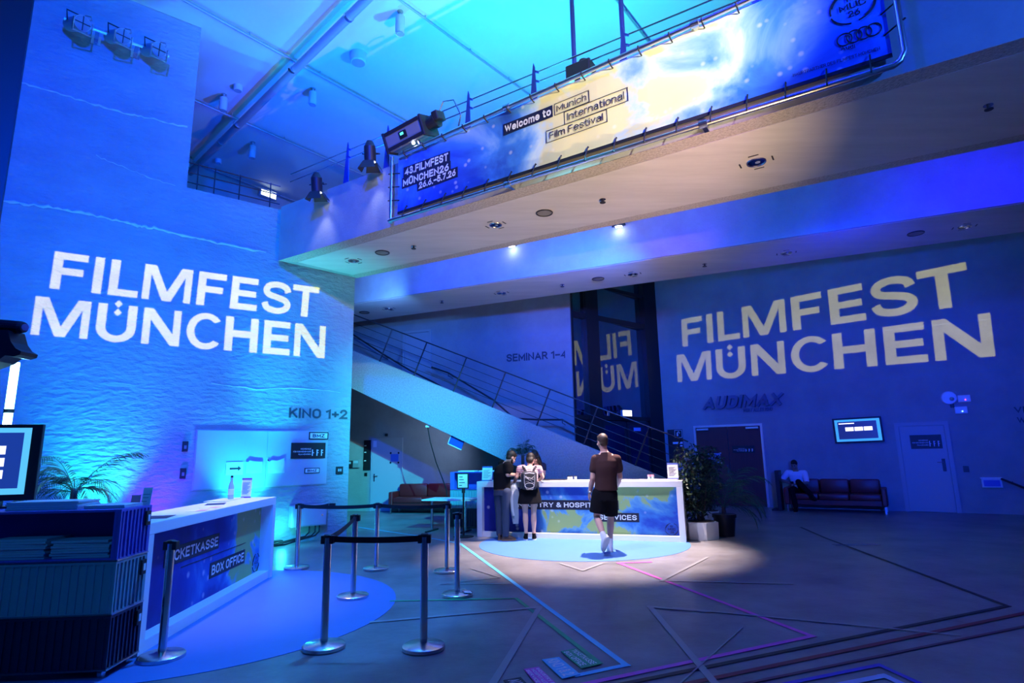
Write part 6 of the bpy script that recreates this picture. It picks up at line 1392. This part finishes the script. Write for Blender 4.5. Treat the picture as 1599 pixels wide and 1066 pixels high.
for h, k, a in ((hipL, knL, anL), (hipR, knR, anR)): tube(b, [h, lerp(h, k, .35), lerp(h, k, .7), k, lerp(k, a, .35), lerp(k, a, .7), a], [.1, .095, .082, .072, .072, .066, .062], 16); ball(b, h, .1)
remesh(b, 'jeans', .011, M_JEANS, pa, 2)
b = B(); loft(b, [(A(150, 468), .163, .124), (A(150, 458), .163, .124)], 24); ob('belt', b, mat('brown belt', (.12, .06, .03), .6), pa)
shoe(pa, anR, anR + Vector((1, .15, 0)), mat('brown shoe', (.09, .05, .035), .6), M_TAN); shoe(pa, anL, anL + Vector((.15, .8, 0)), mat('brown shoe', (.09, .05, .035), .6), M_TAN)

# --- woman with the backpack
FW = Frame(at(827.5, 843), 90)
def W(X, Y, dy=0): x, z = FW.xz(760 + X / 6.267, 690 + Y / 6.267, dy); return Vector((x, dy, z))
pw = person('woman in pink striped top and black skirt wearing a backpack at the hospitality desk', FW.M)
HM = headm(W(428, 172, .18), 12, -38, .95)
shL, shR = W(325, 258, .08), W(512, 258, .08); elL, wrL = W(292, 345, .06), W(268, 395, .24); elR, wrR = W(548, 345, .1), W(500, 385, .34)
hips = [(W(368, 520, 0), W(378, 690, 0), W(385, 895, 0)), (W(466, 520, 0), W(460, 690, 0), W(462, 895, 0))]
b = B(); loft(b, [(W(418, 560), .165, .12), (W(418, 500), .17, .12), (W(418, 420, .01), .14, .1), (W(418, 330, .04), .15, .1), (W(418, 260, .08), .15, .085), (W(420, 235, .1), .07, .065)], 20)
limb(b, [W(420, 245, .1), W(425, 205, .13), HM @ Vector((0, -.02, -.06))], [.055, .048, .048]); head(b, HM)
for h, k, a in hips: shaped(b, leg_pts(h, k, a), [r * .98 for r in LEGR])
for s_, e_, w_, sd in ((shR, elR, wrR, -1), (shL, elL, wrL, 1)):
    limb(b, [s_, lerp(s_, e_, .5), e_, lerp(e_, w_, .35), w_], [.05, .043, .037, .036, .025]); hand(b, w_, w_ - e_, (0, .2, -1), sd, .45, .92)
remesh(b, 'body', VOX, M_SKIN, pw); face(pw, HM)
b = B(); ball(b, (0, -.025, .04), .108, .84, .98, .98, 20); ball(b, (0, -.06, -.03), .085, 1.0, .6, 1.0, 16); ball(b, (0, -.05, -.08), .06, 1.2, .6, .7, 14); bmesh.ops.transform(b, matrix=HM, verts=list(b.verts)); remesh(b, 'hair', .009, M_HAIRD, pw, 1)
m = mat('pink striped cloth', (.55, .25, .3), .85); nt = m.node_tree; tc = nt.nodes.new('ShaderNodeTexCoord'); wv_ = nt.nodes.new('ShaderNodeTexWave'); wv_.bands_direction = 'Z'; wv_.inputs['Scale'].default_value = 9; rp = nt.nodes.new('ShaderNodeValToRGB'); rp.color_ramp.interpolation = 'CONSTANT'; rp.color_ramp.elements[0].color = (.45, .16, .2, 1); rp.color_ramp.elements[1].position = .5; rp.color_ramp.elements[1].color = (.75, .6, .62, 1)
nt.links.new(tc.outputs['Object'], wv_.inputs[0]); nt.links.new(wv_.outputs[0], rp.inputs[0]); nt.links.new(rp.outputs[0], nt.nodes['Principled BSDF'].inputs['Base Color'])
b = B(); loft(b, [(W(418, 470), .165, .125), (W(418, 420, .01), .155, .115), (W(418, 330, .04), .168, .115), (W(418, 268, .07), .17, .1), (W(420, 240, .1), .1, .08)], 24)
for s_, e_ in ((shR, elR), (shL, elL)): limb(b, [lerp(s_, W(420, 260, .08), .4), s_, lerp(s_, e_, .28)], [.07, .064, .06], 14)
remesh(b, 'striped_top', .011, m, pw, 2)
b = B(); loft(b, [(W(420, 600), .235, .175), (W(420, 545), .218, .16), (W(420, 480), .19, .14), (W(418, 425), .162, .122)], 28); remesh(b, 'skirt', .012, M_BLKCL, pw, 2)
for (h, k, a) in hips: shoe(pw, a + Vector((0, 0, -.0)), a + Vector((.12 if a.x > 0 else -.1, 1, 0)), M_BLKCL, M_WSHOE, .25, .042)
# backpack on her back
bp_ = thing('backpack', 'dark backpack with pale bungee cord on the back of the woman in the black skirt', 'backpack', FW.M)
M_BAG = mat('dark backpack cloth', (.014, .017, .028), .8); M_CORD = mat('pale cord', (.42, .42, .46), .6)
c0, c1 = W(415, 285, -.06), W(415, 465, -.12); cc = (c0 + c1) / 2; hh = (c0.z - c1.z)
b = B(); bx(b, (cc.x, -.115, cc.z), (.3, .17, hh), .06, None, 4); ob('bag_body', b, M_BAG, bp_, smooth=True)
b = B(); bx(b, (cc.x, -.215, cc.z - hh * .12), (.23, .06, hh * .62), .028, None, 3); ob('front_pocket', b, M_BAG, bp_, smooth=True)
b = B()
for sx in (-1, 1): bx(b, (cc.x + sx * .16, -.11, cc.z - hh * .25), (.05, .1, hh * .38), .02)
ob('side_pocket', b, M_BAG, bp_, smooth=True)
def bk(X, Y, d=-.253): v = W(X, Y, -.2); return (v.x, d, v.z)
b = B(); tube(b, [bk(375, 335), bk(460, 365), bk(372, 392), bk(462, 400), bk(375, 340)], .0045, 6); tube(b, [bk(380, 330), bk(420, 372), bk(462, 332)], .0045, 6)
tube(b, [bk(418 + 46 * math.cos(a * PI / 10), 425 + 26 * math.sin(a * PI / 10)) for a in range(21)], .0045, 6); tube(b, [bk(368 + 0, 320), bk(368, 400), bk(390, 462), bk(450, 462), bk(468, 400), bk(468, 320)], .0045, 6); tube(b, [bk(372, 308, -.225), bk(418, 300, -.225), bk(466, 308, -.225)], .008, 6)
ob('bungee_cord', b, M_CORD, bp_)
b = B()
for sx, X0, X1 in ((-1, 352, 385), (1, 480, 452)):
    tube(b, [W(X1, 292, -.04), W((X0 + X1) / 2, 258, -.02), W(X0, 240, .04), W(X0, 250, .16), W(X0, 300, .22), W(X0 - sx * 6, 400, .1), W(X0, 440, -.05)], .022, 8)
ob('shoulder_strap', b, M_BAG, bp_)
b = B(); tube(b, [W(395, 286, -.06), W(400, 262, -.05), W(432, 262, -.05), W(437, 286, -.06)], .01, 8); ob('top_handle', b, M_CORD, bp_)
# jacket she holds over the arm
jk = thing('jacket', 'pale grey jacket hanging between the man in jeans and the woman with the backpack', 'jacket', FW.M)
b = B(); loft(b, [(W(285, 800, -.02), .055, .02), (W(276, 700, -.02), .075, .035), (W(268, 600, -.02), .08, .045), (W(272, 520, 0), .105, .06), (W(268, 440, .05), .07, .06), (W(270, 400, .12), .045, .05)], 16); remesh(b, 'jacket_body', .01, mat('pale jacket cloth', (.2, .25, .3), .85, bump=.012, bscale=14), jk, 2)
b = B(); tube(b, [W(255, 480, -.05), W(245, 560, -.06), W(250, 650, -.06), W(262, 720, -.05)], [.03, .032, .03, .024], 10); ob('jacket_sleeve', b, mat('jacket lining', (.4, .43, .46), .8), jk, smooth=True)

# --- woman behind the desk
p = D2.M @ Vector((D2.xz(843, 750, .98)[0], 1.02, 0)); FC = Frame((p.x, p.y, 0), 90)
def Cx(X, Y, dy=0): x, z = FC.xz(790 + X / 13.325, 690 + Y / 13.325, dy); return Vector((x, dy, z))
pc = person('woman with long dark hair in a dark T-shirt bending over from behind the hospitality desk', FC.M)
HM = headm(Cx(598, 315, -.28), 200, -38, .97)
shL, shR = Cx(520, 500, -.12), Cx(775, 490, -.12); elL, wrL = Cx(480, 660, -.2), Cx(560, 740, -.36); elR, wrR = Cx(795, 670, -.2), Cx(735, 760, -.38)
gz = 0.9
b = B(); loft(b, [((.0, .12, gz - .1), .16, .12), ((0.0, .1, gz + .05), .14, .105), ((shL + shR) * .5 + Vector((0, .1, -.25)), .145, .105), ((shL + shR) * .5 + Vector((0, 0.01, -.06)), .16, .1), ((shL + shR) * .5 + Vector((0, -.03, .03)), .09, .07)], 20)
limb(b, [(shL + shR) * .5 + Vector((0, -.02, .0)), HM @ Vector((0, -.03, -.08)), HM @ Vector((0, -.02, -.02))], [.055, .05, .05]); head(b, HM)
for s_, e_, w_, sd in ((shR, elR, wrR, 1), (shL, elL, wrL, -1)):
    limb(b, [s_, lerp(s_, e_, .5), e_, lerp(e_, w_, .35), w_], [.05, .043, .038, .036, .025]); hand(b, w_, w_ - e_, (0, -.2, -1), sd, .4, .92)
for sx in (-.09, .09): shaped(b, leg_pts((sx, .12, gz - .08), (sx, .1, .48), (sx, .14, .08)), LEGR)
remesh(b, 'body', VOX, M_SKIN, pc); face(pc, HM)
b = B(); ball(b, (0, -.02, .045), .108, .86, 1.0, .95, 20)
for s in (-1, 1): loft(b, [((s * .085, .015, .05), .03, .06), ((s * .1, .02, -.04), .034, .062), ((s * .105, .025, -.13), .036, .055), ((s * .1, .04, -.22), .022, .035)], 12)
ball(b, (0, -.07, -.05), .08, 1.15, .6, 1.5, 16); bmesh.ops.transform(b, matrix=HM, verts=list(b.verts)); remesh(b, 'hair', .009, M_HAIRD, pc, 1)
b = B(); loft(b, [((0, .12, gz - .06), .178, .135), ((0, .1, gz + .05), .16, .12), ((shL + shR) * .5 + Vector((0, .1, -.25)), .165, .12), ((shL + shR) * .5 + Vector((0, 0.01, -.06)), .178, .115), ((shL + shR) * .5 + Vector((0, -.02, .03)), .11, .085)], 24)
for s_, e_ in ((shR, elR), (shL, elL)): limb(b, [lerp(s_, (shL + shR) * .5, .4), s_, lerp(s_, e_, .4)], [.075, .068, .063], 14)
remesh(b, 't_shirt', .011, mat('dark navy cloth', (.015, .02, .05), .9), pc, 2)
b = B(); loft(b, [((0, .12, gz - .16), .178, .135), ((0, .12, gz - .04), .168, .128)], 20)
for sx in (-.09, .09): tube(b, [(sx, .12, gz - .1), (sx, .1, .48), (sx, .14, .1)], [.1, .075, .062], 14)
remesh(b, 'trousers', .012, M_JEANS, pc, 2)
for sx in (-.09, .09): shoe(pc, (sx, .14, .08), (sx, -1, .08), M_BLKCL, M_WSHOE, .25, .042)

# --- man walking toward the desk
FD = Frame(at(949, 863), 90)
def D(X, Y, dy=0): x, z = FD.xz(890 + X / 5.073, 670 + Y / 5.073, dy); return Vector((x, dy, z))
pd = person('man in brown T-shirt and black shorts walking toward the hospitality desk', FD.M)
HM = headm(D(255, 100, .03), -22, -4, 1.02)
shL, shR = D(203, 236, .02), D(370, 236, .02); elL, wrL = D(180, 385, .0), D(158, 500, .08); elR, wrR = D(396, 375, .08), D(372, 450, .3)
hL, kL, aL = D(232, 510, 0), D(213, 690, .02), D(270, 858, -.34); hR, kR, aR = D(322, 510, 0), D(322, 700, .12), D(318, 905, .08)
b = B(); loft(b, [(D(280, 545), .17, .125), (D(280, 495), .165, .12), (D(282, 420), .15, .11), (D(284, 330), .175, .125), (D(284, 255, .01), .2, .12), (D(283, 205, .02), .15, .09), (D(276, 180, .02), .07, .068)], 22)
limb(b, [D(278, 195, .02), D(266, 160, .02), HM @ Vector((0, -.02, -.05))], [.068, .06, .06]); head(b, HM)
for h, k, a in ((hL, kL, aL), (hR, kR, aR)): shaped(b, leg_pts(h, k, a), [r * 1.08 for r in LEGR])
for s_, e_, w_, sd in ((shR, elR, wrR, -1), (shL, elL, wrL, 1)):
    limb(b, [s_, lerp(s_, e_, .5), e_, lerp(e_, w_, .35), w_], [.066, .054, .046, .046, .03]); hand(b, w_, (w_ - e_) + Vector((0, .02, 0)), (1, .2, 0) if sd > 0 else (-1, 0, .3), sd, .38)
remesh(b, 'body', VOX, M_SKIN, pd); face(pd, HM); short_hair(pd, HM, M_HAIRB)
b = B(); loft(b, [(D(285, 486), .195, .145), (D(285, 440), .183, .138), (D(284, 380), .18, .135), (D(284, 300), .2, .145), (D(284, 250, .01), .2, .135), (D(283, 218, .02), .165, .11), (D(281, 196, .02), .115, .09), (D(278, 180, .02), .075, .075)], 26)
for s_, e_ in ((shR, elR), (shL, elL)): limb(b, [lerp(s_, D(284, 240), .4), s_, lerp(s_, e_, .55)], [.085, .078, .08], 16)
remesh(b, 't_shirt', .011, M_BRNCL, pd, 3)
b = B(); loft(b, [(D(282, 560), .195, .15), (D(282, 478), .172, .13)], 24)
tube(b, [hL, lerp(hL, kL, .5), lerp(hL, kL, .84)], [.12, .128, .13], 18); tube(b, [hR, lerp(hR, kR, .5), lerp(hR, kR, .86)], [.115, .12, .12], 18); ball(b, hL, .12); ball(b, hR, .115)
remesh(b, 'shorts', .012, M_BLKCL, pd, 2)
for a, k in ((aL, kL), (aR, kR)): b = B(); tube(b, [a + Vector((0, 0, -.02)), lerp(a, k, .12), lerp(a, k, .2)], [.045, .045, .047], 14); ob('sock', b, M_WSHOE, pd, smooth=True)
toe = D(228, 968, -.2); toe.z = .02
shoe(pd, aL, aL + (toe - aL).normalized() * .25, M_WSHOE, mat('pale sole', (.6, .62, .6), .7), .29, .05, 'shoe', True)
shoe(pd, aR, aR + Vector((.05, 1, 0)), M_WSHOE, mat('pale sole', (.6, .62, .6), .7), .29, .05)
b = B(); v = [wrL + Vector((.034 * math.cos(i * PI / 8), .034 * math.sin(i * PI / 8), .01)) for i in range(17)]; tube(b, v, .008, 6); ob('watch', b, M_STEEL, pd)

# --- man seated on the right sofa
x0, _ = SO.xz(1250, 790, .3)
FS_ = Frame(SO.M @ Vector((x0, .3, 0)), 123)
ps = person('man in white T-shirt sitting with crossed legs on the right sofa', FS_.M)
sz = .46
HM = headm((-.06, .1, 1.16), 190, -22, .98)
shL, shR = Vector((-.25, .16, .95)), Vector((.16, .16, .95)); elL, wrL = Vector((-.4, -.0, .76)), Vector((-.16, -.2, .70)); elR, wrR = Vector((.22, .02, .70)), Vector((-.02, -.22, .68))
b = B(); loft(b, [((-.03, .2, sz + .02), .17, .13), ((-.03, .22, sz + .15), .15, .115), ((-.04, .22, .75), .155, .115), ((-.045, .18, .9), .18, .11), ((-.045, .16, .99), .1, .08)], 20)
limb(b, [(-.045, .16, .98), HM @ Vector((0, -.03, -.09)), HM @ Vector((0, -.02, -.03))], [.062, .058, .056]); head(b, HM)
for s_, e_, w_, sd in ((shR, elR, wrR, 1), (shL, elL, wrL, -1)):
    limb(b, [s_, lerp(s_, e_, .5), e_, lerp(e_, w_, .35), w_], [.058, .05, .042, .042, .028]); hand(b, w_, w_ - e_, (0, .2, -1), sd, .6)
legs = (((-.13, .18, sz + .06), (-.12, -.3, .52), (-.06, -.36, .09)), ((.08, .18, sz + .08), (.06, -.34, .74), (.34, -.42, .42)))
for h, k, a in legs: shaped(b, leg_pts(h, k, a), LEGR)
remesh(b, 'body', VOX, mat('tanned skin', (.34, .19, .13), .55), ps); face(ps, HM); short_hair(ps, HM, M_HAIRD)
b = B(); loft(b, [((-.03, .2, sz + .04), .185, .145), ((-.03, .22, sz + .15), .172, .135), ((-.04, .22, .75), .175, .132), ((-.045, .18, .9), .2, .125), ((-.045, .16, .99), .12, .095)], 24)
for s_, e_ in ((shR, elR), (shL, elL)): limb(b, [lerp(s_, (-.045, .17, .93), .4), s_, lerp(s_, e_, .75)], [.085, .08, .068], 14)
remesh(b, 't_shirt', .011, mat('white cloth', (.85, .85, .86), .85), ps, 2)
b = B(); loft(b, [((-.03, .2, sz + .0), .19, .15), ((-.03, .21, sz + .1), .178, .14)], 20)
for h, k, a in legs: tube(b, [h, lerp(h, k, .5), k, lerp(k, a, .5), a], [.1, .09, .075, .07, .06], 14); ball(b, k, .075, seg=12)
remesh(b, 'trousers', .012, M_BLKCL, ps, 2)
shoe(ps, legs[0][2], Vector(legs[0][2]) + Vector((-.1, -1, 0)), M_BLKCL, M_BLKCL); shoe(ps, legs[1][2], Vector(legs[1][2]) + Vector((.6, -.7, -.25)), M_BLKCL, M_BLKCL, .27, .045, 'shoe', True)
b = B(); bx(b, (-.1, -.27, .7), (.075, .01, .15), .004, Matrix.Rotation(.8, 3, 'X')); 
for v in b.verts: v.co += Vector((0, 0, 0))
bmesh.ops.translate(b, verts=b.verts, vec=(0, 0, 0))
tag(ob('phone', b, M_BLACK, None, FS_.M), 'dark phone held by the seated man', 'phone')
